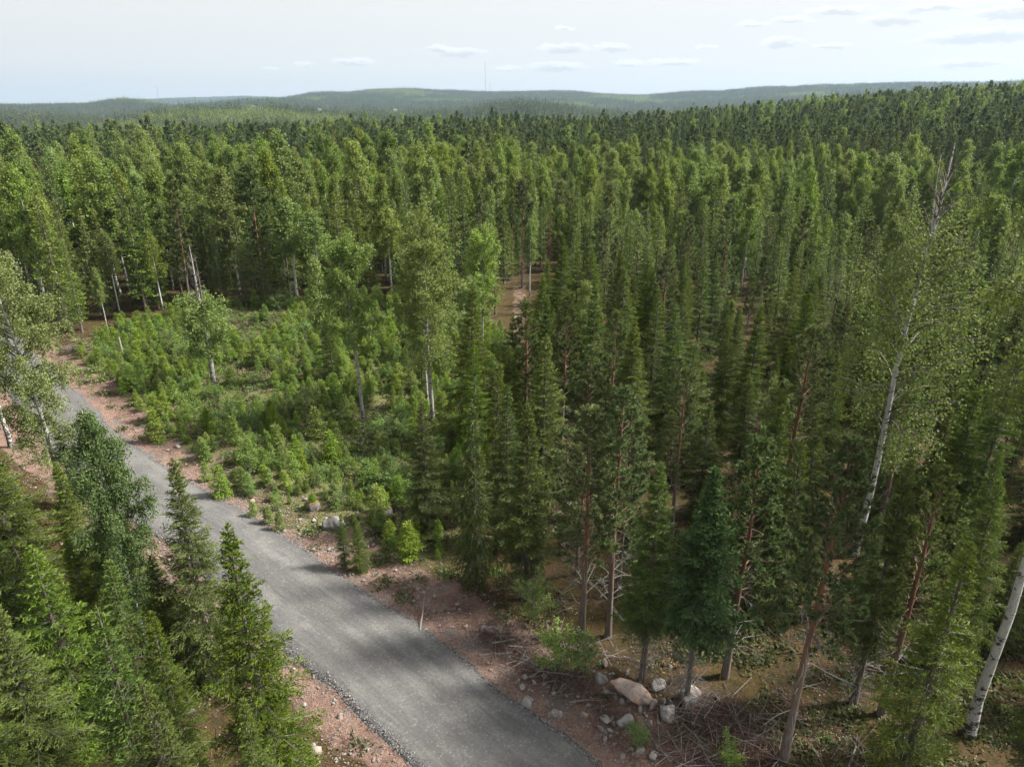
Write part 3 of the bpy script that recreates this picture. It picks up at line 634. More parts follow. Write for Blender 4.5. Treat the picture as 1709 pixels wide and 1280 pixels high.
heroes = [
 # left of the road, nearest first
 ('spruce', S_[0], 110, 1750, 1222, 'spruce whose bright tip pokes in at the bottom left corner', 1.0),
 ('spruce', S_[3], 322, 1480, 1140, 'light green spruce top at the bottom edge between two taller roadside spruces', 1.05),
 ('spruce', S_[1], 455, 1430, 1165, 'small spruce close to the road bend with a loose twiggy crown', 1.0),
 ('spruce', S_[0], 466, 1340, 873, 'tall pointed spruce reaching over the gravel road from its left side', .98),
 ('spruce', S_[3], 268, 1390, 1012, 'spruce with a thin leading shoot standing left of the tall pointed roadside spruce', 1.0),
 ('spruce', S_[1], 318, 1300, 1020, 'slim spruce tucked behind the light green spruce top at the bottom', 1.0),
 ('spruce', S_[3], 150, 1240, 912, 'bushy yellow green spruce below the dense young birch', 1.15),
 ('spruce', S_[4], 40, 1420, 1062, 'dark spruce cut by the left edge near the bottom corner', 1.1),
 ('spruce', S_[0], 362, 1145, 765, 'tall dark spruce against the grey road right of the dense young birch', 1.0),
 ('spruce', S_[2], 180, 1135, 888, 'shaded spruce filling the gap below the dense young birch', 1.0),
 ('spruce', S_[0], 70, 1060, 694, 'broad dark spruce at the left edge below the weeping birch', 1.35),
 ('spruce', S_[1], 128, 845, 697, 'small narrow spruce on the pink verge left of the road', 1.05),
 ('spruce', S_[1], -30, 1180, 840, 'half hidden spruce behind the broad dark one at the left edge', 1.2),
 ('spruce', S_[0], 152, 985, 770, 'middle sized dark spruce left of the dense young birch near the verge', 1.2),
 ('spruce', S_[3], 222, 1015, 812, 'broad low spruce half hidden behind the dense young birch', 1.2),
 ('spruce', S_[2], 58, 1000, 728, 'tall dark spruce just right of the broad one at the left edge', 1.15),
 ('spruce', S_[3], 18, 1140, 812, 'shaded spruce on the left edge below the broad dark one', 1.3),
 ('spruce', S_[1], 248, 1195, 935, 'short spruce filling the gap under the white birch stem on the left', 1.3),
 ('spruce', S_[3], 300, 1140, 925, 'low bushy spruce left of the tall dark spruce by the road', 1.2),
 ('spruce', S_[0], 92, 1310, 1010, 'leafy green spruce between the bushy yellow green one and the left edge', 1.2),
 ('birch', DENSEB, 252, 1110, 688, 'young birch with a dense bluish crown among the roadside spruces', .8),
 ('birch', WEEPB, 108, 840, 392, 'weeping birch with a white leaning trunk beside the far road', 1.0),
 ('birch', B_[1], 18, 745, 420, 'birch with drooping crown standing left of the weeping birch', 1.0),
 # the clearing
 ('aspen', ASP1, 608, 712, 415, 'aspen with a long bare grey trunk and round crown in the clearing', 1.0),
 ('aspen', ASP2, 722, 708, 374, 'tallest aspen of the clearing with a wide pale green crown', 1.0),
 ('aspen', ASP3, 713, 676, 430, 'thinner aspen just behind the tallest one', 1.0),
 ('aspen', ASP3, 806, 600, 398, 'slender aspen at the far end of the clearing by the brown ride', .85),
 ('aspen', ASP3, 782, 622, 478, 'short aspen standing left of the brown forest ride', .9),
 ('aspen', HALFDEAD, 357, 642, 408, 'half dead tree with bare forked top and leafy lower crown in the clearing', 1.05),
 ('spruce', S_[3], 556, 634, 515, 'dark bushy spruce in the clearing behind the bare trunked aspen', 1.1),
 ('birch', THINB[2], 545, 632, 430, 'thin young birch rising beside the dark bushy spruce of the clearing', .9),
 ('birch', THINB[0], 108, 512, 322, 'birch with bright white trunk at the left of the tree wall behind the clearing', 1.2),
 ('birch', THINB[1], 202, 528, 385, 'thin white birch in front of dark spruces at the back left of the clearing', 1.0),
 ('birch', THINB[2], 180, 552, 446, 'smallest pale birch on the back left edge of the clearing', .9),
 ('birch', THINB[0], 275, 528, 385, 'slanting white birch at the back of the clearing left of the half dead tree', 1.0),
 ('birch', THINB[1], 497, 507, 330, 'tall birch with long bare white stem at the back of the clearing', 1.5),
 ('birch', THINB[0], 538, 512, 352, 'full crowned birch at the back of the clearing left of the aspens', 1.4),
 ('birch', THINB[1], 655, 498, 345, 'birch showing white stem between the two large aspens', 1.4),
 # right of the clearing
 ('spruce', S_[0], 716, 880, 668, 'dark full spruce at the right front corner of the clearing', 1.2),
 ('spruce', DROOPY, 795, 968, 668, 'narrow spruce with hanging branches right of the boulders', .95),
 ('spruce', S_[2], 878, 995, 675, 'spruce with half bare trunk behind the leafy rowan bush', 1.1),
 ('spruce', S_[0], 846, 905, 642, 'bright topped spruce behind the narrow hanging one', 1.0),
 ('pine', P_[0], 970, 1058, 690, 'reddish pine standing alone right of the rowan bush', 1.1),
 ('pine', P_[2], 1015, 1056, 655, 'dark trunked pine of the close pair', .95),
 ('pine', P_[1], 1032, 992, 668, 'red trunked pine just behind the dark trunked one of the pair', .9),
 ('spruce', S_[4], 1072, 1128, 772, 'spruce with thin lower trunk right of the pine pair', 1.05),
 ('bluespruce', BLUE, 1145, 1172, 780, 'compact bluish green spruce above the boulder heap', .85),
 ('pine', P_[1], 1210, 1122, 735, 'pine with dark reddish trunk right of the bluish spruce', 1.1),
 ('pine', BIGPINE, 1309, 1262, 752, 'red barked pine with many bare grey lower branches', 1.0),
 ('pine', P_[2], 1470, 1195, 790, 'pine leaning over the forest floor behind the front spruce', 1.05),
 ('spruce', S_[1], 1508, 1290, 905, 'light green front spruce at the lower right', 1.15),
 ('spruce', S_[4], 1424, 1172, 765, 'dark spruce with bare stem left of the leaning pine', .9),
 ('birch', BIGB, 1425, 925, 238, 'huge birch with a dead bare top rising above the right forest', 1.0),
 ('birch', EDGEB, 1618, 1226, 300, 'thick white birch trunk at the lower right edge', 1.0),
 ('spruce', S_[2], 1700, 1330, 980, 'spruce with dead grey branches at the bottom right corner', 1.0),
 ('spruce', BARESP, 871, 480, 378, 'rust brown dying spruce at the far end of the ride', .9),
 ('spruce', BARESP, 915, 455, 352, 'rust brown dying spruce deep in the stand behind the ride', .9),
 ('birch', THINB[0], 884, 500, 365, 'light birch at the right of the far end of the ride', .95),
 ('shrub', ROWAN, 893, 1050, 985, 'leafy rowan bush at the forest edge by the road', 1.0),
]
for kind, var, u, v, top, lab, wid in heroes:
    x, y, h = spot(u, v, top)
    cat = {'spruce': 'spruce', 'bluespruce': 'spruce', 'pine': 'pine', 'birch': 'birch', 'aspen': 'aspen', 'shrub': 'bush'}[kind]
    o = plant(kind, var, x, y, h, lab, cat, wid=wid, name='rowan_bush' if kind == 'shrub' else None, rot=0. if var in (WEEPB, DENSEB, BIGB, BIGPINE, ASP1) else None)
    HERO.append((x, y))
HERO = np.array(HERO)

# ------------------------------------------------------------------ the forest fill
def jgrid(x0, x1, y0, y1, s, rng, jit=.42):
    X, Y = np.meshgrid(np.arange(x0, x1, s), np.arange(y0, y1, s * .9)); X = X + (np.arange(X.shape[0]) % 2)[:, None] * s * .5
    X = X + rng.uniform(-jit, jit, X.shape) * s; Y = Y + rng.uniform(-jit, jit, X.shape) * s; return X.ravel(), Y.ravel()
rng = np.random.default_rng(99)
X1, Y1 = jgrid(-150, 150, 9, 190, 3.2, rng)
X2, Y2 = jgrid(-560, 560, 190, 760, 4.3, rng)
X = np.concatenate([X1, X2]); Y = np.concatenate([Y1, Y2]); D = np.hypot(X, Y); Aa = np.arctan2(X, Y)
k = ((np.abs(Aa) < R(39)) | ((D < 62) & (np.abs(Aa) < R(57)))) & (D < 760); X, Y, D, Aa = X[k], Y[k], D[k], Aa[k]
rd, sd = polyline_dist(X, Y, ROAD); k = rd > np.where(sd > 0, 5.2, 6.5)
k &= ~(inpoly(X, Y, CLEAR)); k &= polyline_dist(X, Y, RIDE)[0] > 2.5; k &= ~inpoly(X, Y, FRONT)
k &= np.min(np.hypot(X[:, None] - HERO[None, :, 0], Y[:, None] - HERO[None, :, 1]), 1) > np.where(D < 60, 2.1, 1.6)
k &= ~((sd > 0) & (Y > 23) & (Y < 41) & (X < -16) & (X > -.86 * Y)); k &= ~((np.abs(X - G(1618, 1226)[0]) < 4.5) & (Y < G(1618, 1226)[1] + 3)); k &= ~((sd > 0) & (Y < 19)); k &= ~((sd < 0) & (rd < 9.0) & (Y < 36) )
k &= ~((fbm(X / 7, Y / 7, 79, 2) > .6) & (D > 45))
for q_ in ((871, 480), (915, 455)):       # open ground in front of the two dying spruces
    hx, hy = G(*q_); tt_ = (Y - hy) / hy; k &= ~((np.abs(X - hx * Y / hy) < 1.9) & (Y < hy) & (Y > hy - 17))
# the wall behind the clearing keeps a thin gap, the stand on the left of the road is a little thinner near its edge
X, Y, D, Aa, rd, sd = X[k], Y[k], D[k], Aa[k], rd[k], sd[k]
U = CX + F * X / (Y * cp + 22 * sp)        # picture column, for the mix of species only
dc = polyline_dist(X, Y, CLEAR + CLEAR[:1])[0]
n1 = fbm(X / 26, Y / 26, 71, 3); n2 = fbm(X / 40, Y / 40, 75, 3); ur = rng.random(len(X))
right = (X > -2 + .02 * Y) & (sd < 0)
pb = np.where(right, .03 + .42 * sstep(80, 112, D) * (1 - sstep(160, 195, D)), .25 + .35 * sstep(88, 105, D) * (1 - sstep(165, 195, D)))
pb = pb + .35 * (n1 - .47) * (D > 84); pb = np.where((sd < 0) & ~right & (dc < 11), .05, pb)
pb = np.where(D > 190, .03 + 1.1 * np.clip(n1 - .53, 0, 1) + np.where((Aa > .25) & (D > 300), .1, 0), pb); pb = np.where(sd > 0, .12, pb)
pp = np.where(~right & (dc < 11), 0, 0) + np.where(right & (D < 95), np.where(D < 46, .3, .13), np.where(D < 150, .05, .12 + .68 * sstep(150, 195, D))); pp = np.where(sd > 0, .05, pp)
pp = pp + .3 * (n2 - .47) * (D > 40)
SPEC = np.where(ur < pb, 2, np.where(ur < pb + (1 - np.clip(pb, 0, 1)) * pp, 1, 0))     # 0 spruce 1 pine 2 birch
HT = rng.normal(1, .14, len(X)) * np.select([SPEC == 0, SPEC == 1], [11.0, 11.8], 13.2) * np.where(D < 60, .93, 1) * np.where(D > 200, 1.06, 1)
HT *= np.where(rng.random(len(X)) < .32, rng.uniform(.52, .85, len(X)), 1)
HT = np.where(right & (D < 105), HT * .86, HT)
HT = np.where((~right) & (D > 60) & (sd < 0), HT * 1.08, HT)
ZG = terr(X, Y)
# only trees whose tops can be seen from near the camera are kept far away
E0 = np.arctan2(ZG + HT - H, D); keep = np.ones(len(X), bool); ab = np.floor(Aa / .012).astype(int)
order = np.argsort(D); run = {}
for i in order:
    b = ab[i]; m = run.get(b, -9.)
    if D[i] > 130 and E0[i] < m - .006: keep[i] = False
    if E0[i] > m and D[i] > 60: run[b] = E0[i]
X, Y, D, Aa, sd, dc, SPEC, HT, ZG, right = [a[keep] for a in (X, Y, D, Aa, sd, dc, SPEC, HT, ZG, right)]
print('fill trees', len(X), [int((SPEC == q).sum()) for q in range(3)])

def zone(i):
    if sd[i] > 0: return 'left'
    if right[i] and D[i] < 96: return 'right'
    if D[i] < 122: return 'back'
    return 'far'
ZL = {('spruce', 'left'): ('dark green spruce crowded in the stand left of the gravel road', 'spruces left of the gravel road'),
      ('spruce', 'right'): ('dark green spruce in the dense stand right of the clearing', 'spruces of the stand right of the clearing'),
      ('spruce', 'back'): ('tall dark spruce in the tree wall behind the sapling clearing', 'spruces behind the clearing'),
      ('spruce', 'far'): ('dark spruce among the pale birches beyond the clearing', 'spruces among the far birches'),
      ('pine', 'left'): ('pine with dull green crown in the stand left of the road', 'pines left of the gravel road'),
      ('pine', 'right'): ('grey green pine with brushy crown mixed into the spruces on the right', 'pines of the stand right of the clearing'),
      ('pine', 'back'): ('dull green pine in the tree wall behind the clearing', 'pines behind the clearing'),
      ('pine', 'far'): ('olive green pine at the front of the far pine forest', 'pines of the far pine forest'),
      ('birch', 'left'): ('birch with light leaves among spruces left of the road', 'birches left of the gravel road'),
      ('birch', 'right'): ('pale yellow green birch rising from the spruce stand on the right', 'birches in the right stand'),
      ('birch', 'back'): ('sunlit pale birch in the tree wall behind the clearing', 'birches behind the clearing'),
      ('birch', 'far'): ('sunlit pale green birch in the belt before the far pine forest', 'birches of the far belt')}
STUFF = {}
for q, kn in enumerate(('spruce', 'pine', 'birch')):
    idx = np.where(SPEC == q)[0]; idx = idx[np.argsort(D[idx])]
    nh = sum(1 for h_ in heroes if h_[0].replace('blue', '') == kn)
    one = idx[:300 - nh]; rest = idx[300 - nh:]
    for i in one:
        pool = NEAR[kn] if D[i] < 72 else MID[kn]
        if kn == 'birch' and rng.random() < .12: pool = MID['birch']
        lab, grp = ZL[(kn, zone(i))]
        plant(kn, pool[int(rng.integers(len(pool)))], X[i], Y[i], HT[i], lab, kn, grp, wid=rng.uniform(.88, 1.2), lean=tuple(rng.normal(0, .018, 2)), z=ZG[i])
    STUFF[kn] = rest

# ------------------------------------------------------------------ uncountable masses: one object each, copies set out by geometry nodes
def source(me):
    o = bpy.data.objects.new(me.name + '_source', me); return o
def scatter(name, P, idx, rz, sc, meshes, label=None):
    me = bpy.data.meshes.new(name); n = len(P)
    me.vertices.add(n); me.vertices.foreach_set('co', np.asarray(P, np.float32).ravel())
    me.attributes.new('idx', 'INT', 'POINT').data.foreach_set('value', np.asarray(idx, np.int32))
    me.attributes.new('rz', 'FLOAT_VECTOR', 'POINT').data.foreach_set('vector', np.stack([rz * 0, rz * 0, rz], 1).astype(np.float32).ravel())
    me.attributes.new('sc', 'FLOAT_VECTOR', 'POINT').data.foreach_set('vector', np.asarray(sc, np.float32).ravel())
    o = link(name, me); tag(o, label, None, None, 'stuff')
    ng = bpy.data.node_groups.new(name + '_nodes', 'GeometryNodeTree'); ng.interface.new_socket('Geometry', in_out='INPUT', socket_type='NodeSocketGeometry'); ng.interface.new_socket('Geometry', in_out='OUTPUT', socket_type='NodeSocketGeometry')
    nt = NT(ng); gi = nt('NodeGroupInput'); go = nt('NodeGroupOutput'); jn = nt('GeometryNodeJoinGeometry')
    for m in reversed(meshes):
        oi = nt('GeometryNodeObjectInfo'); oi.inputs['Object'].default_value = source(m)
        g2 = nt('GeometryNodeGeometryToInstance'); ng.links.new(oi.outputs['Geometry'], g2.inputs[0]); ng.links.new(g2.outputs[0], jn.inputs[0])
    def na(nm, t): a = nt('GeometryNodeInputNamedAttribute', data_type=t); a.inputs[0].default_value = nm; return [s for s in a.outputs if s.enabled][0]
    ip = nt('GeometryNodeInstanceOnPoints'); ip.inputs['Pick Instance'].default_value = True
    er = nt('FunctionNodeEulerToRotation')
    ng.links.new(gi.outputs[0], ip.inputs['Points']); ng.links.new(jn.outputs[0], ip.inputs['Instance']); ng.links.new(na('idx', 'INT'), ip.inputs['Instance Index'])
    ng.links.new(na('rz', 'FLOAT_VECTOR'), er.inputs[0]); ng.links.new(er.outputs[0], ip.inputs['Rotation']); ng.links.new(na('sc', 'FLOAT_VECTOR'), ip.inputs['Scale']); ng.links.new(ip.outputs[0], go.inputs[0])
    o.modifiers.new('copies', 'NODES').node_group = ng
    return o
for kn, rest in STUFF.items():
    vs = MID[kn] + FAR[kn]; nm = len(MID[kn]); nf = len(FAR[kn]); n = len(rest)
    ix = np.where(D[rest] < 190, rng.integers(0, nm, n), nm + rng.integers(0, nf, n)); hh = np.array([v.h for v in vs])[ix]
    s = HT[rest] / hh; w = rng.uniform(.9, 1.2, n)
    scatter(kn + '_forest', np.stack([X[rest], Y[rest], ZG[rest] - .05], 1), ix, rng.uniform(0, 6.28, n), np.stack([s * w, s * w, s], 1), [v.whole for v in vs],
            {'spruce': 'dark spruces further back in the forest', 'pine': 'olive green pine forest reaching to the hill', 'birch': 'pale birches spread through the far forest'}[kn])

def house(X_, Y_, w, l, hh, rot, label):
    o = empty('house', (X_, Y_, tz(X_, Y_) + 7), (0, 0, rot)); tag(o, label, 'house'); a_, b_ = w / 2, l / 2
    g = Geo(); g.add([[-a_, -b_, -8], [a_, -b_, -8], [a_, b_, -8], [-a_, b_, -8], [-a_, -b_, hh], [a_, -b_, hh], [a_, b_, hh], [-a_, b_, hh], [0, -b_, hh + w * .3], [0, b_, hh + w * .3]],
                     [[0, 1, 5, 4], [1, 2, 6, 5], [2, 3, 7, 6], [3, 0, 4, 7], [4, 5, 8, 8], [6, 7, 9, 9]]); me = g.mesh('wall', [M['housewall']]); me.validate(); link('wall', me, o)
    g = Geo(); e = .5; t = .25
    for s in (-1, 1):
        x0, z0, x1, z1 = s * (a_ + e), hh - e * .6, 0, hh + w * .3; v = [[x0, -b_ - e, z0 + .1], [x0, b_ + e, z0 + .1], [x1, b_ + e, z1 + .1], [x1, -b_ - e, z1 + .1]]; v += [[p[0], p[1], p[2] + t] for p in v]
        g.add(v, [[0, 1, 2, 3], [4, 5, 6, 7], [0, 1, 5, 4], [1, 2, 6, 5], [2, 3, 7, 6], [3, 0, 4, 7]])
    link('roof', g.mesh('roof', [M['houseroof']]), o)
    for s in (-1, 1):
        g = Geo(); g.add([[s * a_ * .45 - .6, -b_ - .03, hh * .35], [s * a_ * .45 + .6, -b_ - .03, hh * .35], [s * a_ * .45 + .6, -b_ - .03, hh * .75], [s * a_ * .45 - .6, -b_ - .03, hh * .75]], [[0, 1, 2, 3]]); link('window', g.mesh('window', [M['window']]), o)
HOUSES = [(424, 181, 14, 18, 10, 'white house left in the row beyond the dark tree line'), (437, 183, 10, 15, 8, 'grey roofed house right beside the leftmost white house'), (482, 186, 12, 24, 7, 'long pale house in the middle of the far row'), (497, 187, 10, 13, 7, 'small pale house right of the long one'), (532, 188, 10, 12, 12, 'light house at the right end of the far row'), (660, 186, 9, 11, 9, 'lone white house in the far trees right of the row')]
HPOS = []
for u, row, w, l, hh, lab in HOUSES:
    a = math.atan2((u - CX) / F, cp + (CY - 185) / F * sp); dd = np.arange(1500., 3100., 10.); xx, yy = dd * math.sin(a), dd * math.cos(a); zz = terr(xx, yy); el = np.arctan2(zz + 12 - H, dd); vis = el >= np.maximum.accumulate(np.concatenate([[-9], el[:-1]])) - .0004
    rr = pix(xx, yy, zz + 10)[1]; j = int(np.argmin(np.abs(rr - row) + np.where(vis, 0, 30))); HPOS.append((xx[j], yy[j]))
def build_houses():
    for (X_, Y_), (u, row, w, l, hh, lab) in zip(HPOS, HOUSES): house(X_, Y_, w, l, hh, float(RNG.uniform(-.5, .5)), lab)
# far forest: patches of woodland on the hills
def patch(seed, kind, n=46, size=32):
    rg = np.random.default_rng(seed); g = Geo(); mats = [M['shadedfarspruce'], M['birch'], M['shadedfarspruce'], M['bark_spruce']]
    for _ in range(n):
        x, y = rg.uniform(-size / 2, size / 2, 2); q = rg.random(); h = rg.normal(13.5, 3)
        k = kind if q < .72 else int(rg.integers(0, 3)); m = 26; tj = rg.normal([-.1, .15, .1][kind], .25)  # kind offset darkens spruce patches, painted for cloud shade; spread differs per tree
        t = rg.random(m) ** .8; a = rg.uniform(0, 6.28, m)
        if k == 0: rr = 1.7 * (1 - t) * rg.uniform(.6, 1.1, m); z = h * (.1 + .9 * t); s = 1.5 - .8 * t
        elif k == 1: rr = 1.9 * np.sin(PI * np.clip(t * .8 + .2, 0, 1)) * rg.uniform(.4, 1.1, m); z = h * (.25 + .75 * t); s = 1.3 - .5 * t
        else: rr = 1.9 * np.sqrt(1.02 - t) * rg.uniform(.3, 1.1, m); z = h * (.5 + .5 * t); s = 1.3 - .5 * t
        P = np.stack([x + rr * np.cos(a), y + rr * np.sin(a), z], 1); Dd = np.stack([np.cos(a), np.sin(a), rg.normal(.25, .4, m)], 1)
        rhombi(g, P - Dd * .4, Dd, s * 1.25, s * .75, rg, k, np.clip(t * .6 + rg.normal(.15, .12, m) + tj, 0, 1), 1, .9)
        g.sticks([[x, y, -1]], [[x, y, h * .97]], .16, .05, 3)
    return g.mesh(['spruce', 'birch', 'pine'][kind] + '_patch', mats)
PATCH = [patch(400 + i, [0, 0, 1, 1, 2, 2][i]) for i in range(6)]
ps = []
for d0, d1, step in ((700, 5600, 29.), (5600, 8600, 42.)):
    d = d0
    while d < d1:
        na_ = int(R(76) * d / step); a = np.linspace(-R(38), R(38), na_) + rng.uniform(-.4, .4, na_) * step / d; dd = d + rng.uniform(-.45, .45, na_) * step
        ps.append(np.stack([dd * np.sin(a), dd * np.cos(a), a, dd], 1)); d += step * .92
ps = np.concatenate(ps); pz = terr(ps[:, 0], ps[:, 1]); ee = np.arctan2(pz + 14 - H, ps[:, 3])
run = {}; keep = np.zeros(len(ps), bool)
for i in np.argsort(ps[:, 3]):
    b = int(math.floor(ps[i, 2] / .006)); m = run.get(b, -9.)
    if ee[i] > m - .0035: keep[i] = True
    run[b] = max(m, ee[i])
fx, fy = 1900 * math.sin(.146), 1900 * math.cos(.146)
keep &= ~((np.abs(ps[:, 0] - fx) < 55) & (np.abs(ps[:, 1] - fy) < 110))
for hx, hy in HPOS:
    r_ = math.hypot(hx, hy); keep &= ~((np.abs(ps[:, 0] * hy / r_ - ps[:, 1] * hx / r_) < 22) & (ps[:, 3] < r_ + 14) & (ps[:, 3] > r_ - 75))
ps, pz = ps[keep], pz[keep]; n = len(ps); print('patches', n)
kn = fbm(ps[:, 0] / 260, ps[:, 1] / 260, 91, 3); uu = pix(ps[:, 0], ps[:, 1], pz)[0]
kd = np.where(kn + rng.normal(0, .03, n) > .56, 1, np.where(kn + rng.normal(0, .03, n) > .5, 2, 0)); dd = ps[:, 3]
stand = (dd > 860) & (dd < 1040) & (uu > 165) & (uu < 600); kd = np.where(stand, np.where(rng.random(n) < .85, 1, 0), kd)
kd = np.where((dd > 1040) & (dd < 1180) & (uu < 640), 0, kd); kd = np.where((dd > 1180) & (dd < 1500) & (rng.random(n) < .7), 0, kd); kd = np.where((dd < 860) & (rng.random(n) < .7), 0, kd)
ts = rng.uniform(.85, 1.25, n) * np.where(stand, .75, 1.) * np.where((dd > 1040) & (dd < 1500) & (kd == 0), 1.2, 1.)
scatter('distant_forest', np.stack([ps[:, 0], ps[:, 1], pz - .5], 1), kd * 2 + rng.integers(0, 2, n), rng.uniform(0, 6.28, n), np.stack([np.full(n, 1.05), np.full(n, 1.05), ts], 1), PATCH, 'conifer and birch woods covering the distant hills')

# ------------------------------------------------------------------ saplings and bushes of the clearing
poly = np.array(CLEAR); sx, sy = jgrid(poly[:, 0].min(), poly[:, 0].max(), poly[:, 1].min(), poly[:, 1].max(), .98, rng, .48)
rd, sd2 = polyline_dist(sx, sy, ROAD); k = inpoly(sx, sy, CLEAR) & (rd > vergew(sy) - .3) & (np.min(np.hypot(sx[:, None] - HERO[None, :, 0], sy[:, None] - HERO[None, :, 1]), 1) > .9)
gap = fbm(sx / 5.5, sy / 5.5, 51, 3); bare = np.min([np.hypot(sx - G(560, 735)[0], sy - G(560, 735)[1]) / 2.6, np.hypot(sx - G(690, 780)[0], sy - G(690, 780)[1]) / 1.8, np.hypot(sx - G(640, 690)[0], sy - G(640, 690)[1]) / 2.4], 0)
k &= (gap > .29) & ((bare > 1) | (rng.random(len(sx)) < .15)) & (polyline_dist(sx, sy, RIDE)[0] > 1.2)
sx, sy = sx[k], sy[k]; od = np.argsort(np.hypot(sx, sy)); sx, sy = sx[od], sy[od]; print('saplings', len(sx))
kindr = rng.random(len(sx)); sz = terr(sx, sy); rest = []; cnt = {'s': 0, 'b': 0}
for i in range(len(sx)):
    near = math.hypot(sx[i], sy[i]); hh = float(np.clip(rng.lognormal(.1, .38), .5, 2.3))
    if kindr[i] < .85:
        if cnt['s'] < 295:
            v = SAP[int(rng.integers(6))] if rng.random() > .06 else YPINE[int(rng.integers(2))]
            s = hh / v.h; o = link('spruce_sapling' if v.kind == 'young' else 'pine_sapling', v.whole); o.location = (sx[i], sy[i], sz[i] - .02); w = rng.uniform(.8, 1.12); o.scale = (s * w, s * w, s); o.rotation_euler = (0, 0, rng.uniform(0, 6.28))
            front = near < 46
            if v.kind == 'young': tag(o, 'bright green young spruce in the front half of the sapling clearing' if front else 'young spruce in the far half of the sapling clearing', 'sapling', 'spruce saplings in the near half of the clearing' if front else 'spruce saplings in the far half of the clearing')
            else: tag(o, 'grey green young pine with upright shoots among the spruce saplings', 'sapling', 'pine saplings in the clearing')
            cnt['s'] += 1
        else: rest.append((sx[i], sy[i], sz[i] - .02, hh / 2.2))
    else:
        v = BUSH[int(rng.integers(3))]; s = hh * .72 / v.h; o = link('leafy_bush', v.whole); o.location = (sx[i], sy[i], sz[i] - .02); o.scale = (s * 1.15, s * 1.15, s); o.rotation_euler = (0, 0, rng.uniform(0, 6.28))
        tag(o, 'low bright leafy bush growing between the spruce saplings', 'bush', 'leafy bushes in the clearing')
if rest:
    rest = np.array(rest); n = len(rest); scatter('sapling_growth', rest[:, :3], rng.integers(0, 6, n), rng.uniform(0, 6.28, n), np.stack([rest[:, 3] * 1.1, rest[:, 3] * 1.1, rest[:, 3]], 1), [v.whole for v in SAP], 'young spruces thick at the far side of the clearing')
for u, v, top, var, lab in [(449, 874, 842, SAP[5], 'pointed young spruce at the road edge left of the boulders'), (424, 862, 836, SAP[0], 'short young spruce left of the pointed one at the road edge'), (468, 884, 853, SAP[3], 'small young spruce right of the pointed one at the road edge'), (577, 945, 858, S_[1], 'narrow young spruce in front of the pale boulder'), (602, 950, 866, S_[3], 'full young spruce right of the narrow one by the pale boulder'), (372, 828, 775, SAP[4], 'rounded young spruce at the road edge left of the clearing boulders'), (345, 800, 770, SAP[3], 'small young spruce on the pink verge edge'), (262, 735, 680, SAP[5], 'thin young spruce beside the pink roadside bank'), (652, 905, 868, SAP[2], 'wide light green sapling below the right mossy boulder'), (530, 735, 678, SAP[0], 'tall dark sapling in the middle of the clearing')]:
    x, y, h = spot(u, v, top); s = h / var.h; o = link('spruce_sapling', var.whole); o.location = (x, y, tz(x, y)); o.scale = (s * 1.05, s * 1.05, s); tag(o, lab, 'sapling')
for u, v, top, var, w, lab in [(930, 1118, 1065, BUSH[0], 1.0, 'bright leafy bush beside the road spoil bank'), (977, 1118, 1072, BUSH[1], .85, 'upright bright bush left of the pinkish upright stone'), (655, 820, 790, BUSH[2], 1.3, 'round light green bush in front of the dark corner spruce'), (690, 812, 786, BUSH[0], 1.2, 'light bush touching the dark corner spruce'), (1066, 1180 + 60, 1218, BUSH[1], 1.2, 'tiny green bush among the stones of the spoil bank'), (1215, 1272, 1250, BUSH[2], 1.0, 'small green bush at the bottom edge below the brush heap')]:
    x, y, h = spot(u, v, top); s = h / var.h; o = link('leafy_bush', var.whole); o.location = (x, y, tz(x, y)); o.scale = (s * w, s * w, s); tag(o, lab, 'bush')

# ------------------------------------------------------------------ ground cover, gravel and litter
def tuft(seed, n, L, W, mat, spread, up):
    rg = np.random.default_rng(seed); g = Geo(); P = np.column_stack([rg.normal(0, spread, (n, 2)), np.zeros(n)]); P[:, 2] = rg.random(n) * L * .5 * (up > .5); Dd = np.column_stack([rg.normal(0, 1, (n, 2)), np.abs(rg.normal(up, .4, n))])
    rhombi(g, P, Dd, L * rg.uniform(.6, 1.3, n), W, rg, 0, np.clip(rg.normal(.4, .25, n), 0, 1), 1, 1.2); return g.mesh('tuft', [M[mat]])
def litter(seed, n=26):
    rg = np.random.default_rng(seed); g = Geo(); P = np.column_stack([rg.normal(0, .4, (n, 2)), rg.uniform(.01, .07, n)]); a = rg.uniform(0, 6.28, n); d = np.column_stack([np.cos(a), np.sin(a), rg.normal(0, .12, n)]) * rg.uniform(.08, .4, n)[:, None]
    g.sticks(P - d, P + d, .008, .004, 0); m = 40; P = np.column_stack([rg.normal(0, .35, (m, 2)), np.full(m, .02)]); rhombi(g, P, np.column_stack([rg.normal(0, 1, (m, 2)), rg.normal(.1, .2, m)]), .09, .05, rg, 1, rg.random(m), 1, .3)
    return g.mesh('litter', [M['slash'], M['drygrass']])
TUFTS = [tuft(500, 70, .22, .09, 'heath', .26, .8), tuft(501, 60, .2, .08, 'heath', .22, .7), tuft(502, 60, .34, .035, 'shrub', .16, 1.6), tuft(503, 50, .3, .035, 'drygrass', .22, .25), tuft(504, 60, .16, .08, 'shrub', .25, .6), litter(505)]
tx, ty = jgrid(-75, 45, 14, 96, .55, rng, .5); ta = np.arctan2(tx, ty); k = np.abs(ta) < np.where(ty < 40, 1.0, .68); tx, ty = tx[k], ty[k]
rd, sd2 = polyline_dist(tx, ty, ROAD); inc = inpoly(tx, ty, CLEAR); nz = fbm(tx / 2.2, ty / 2.2, 81, 3)
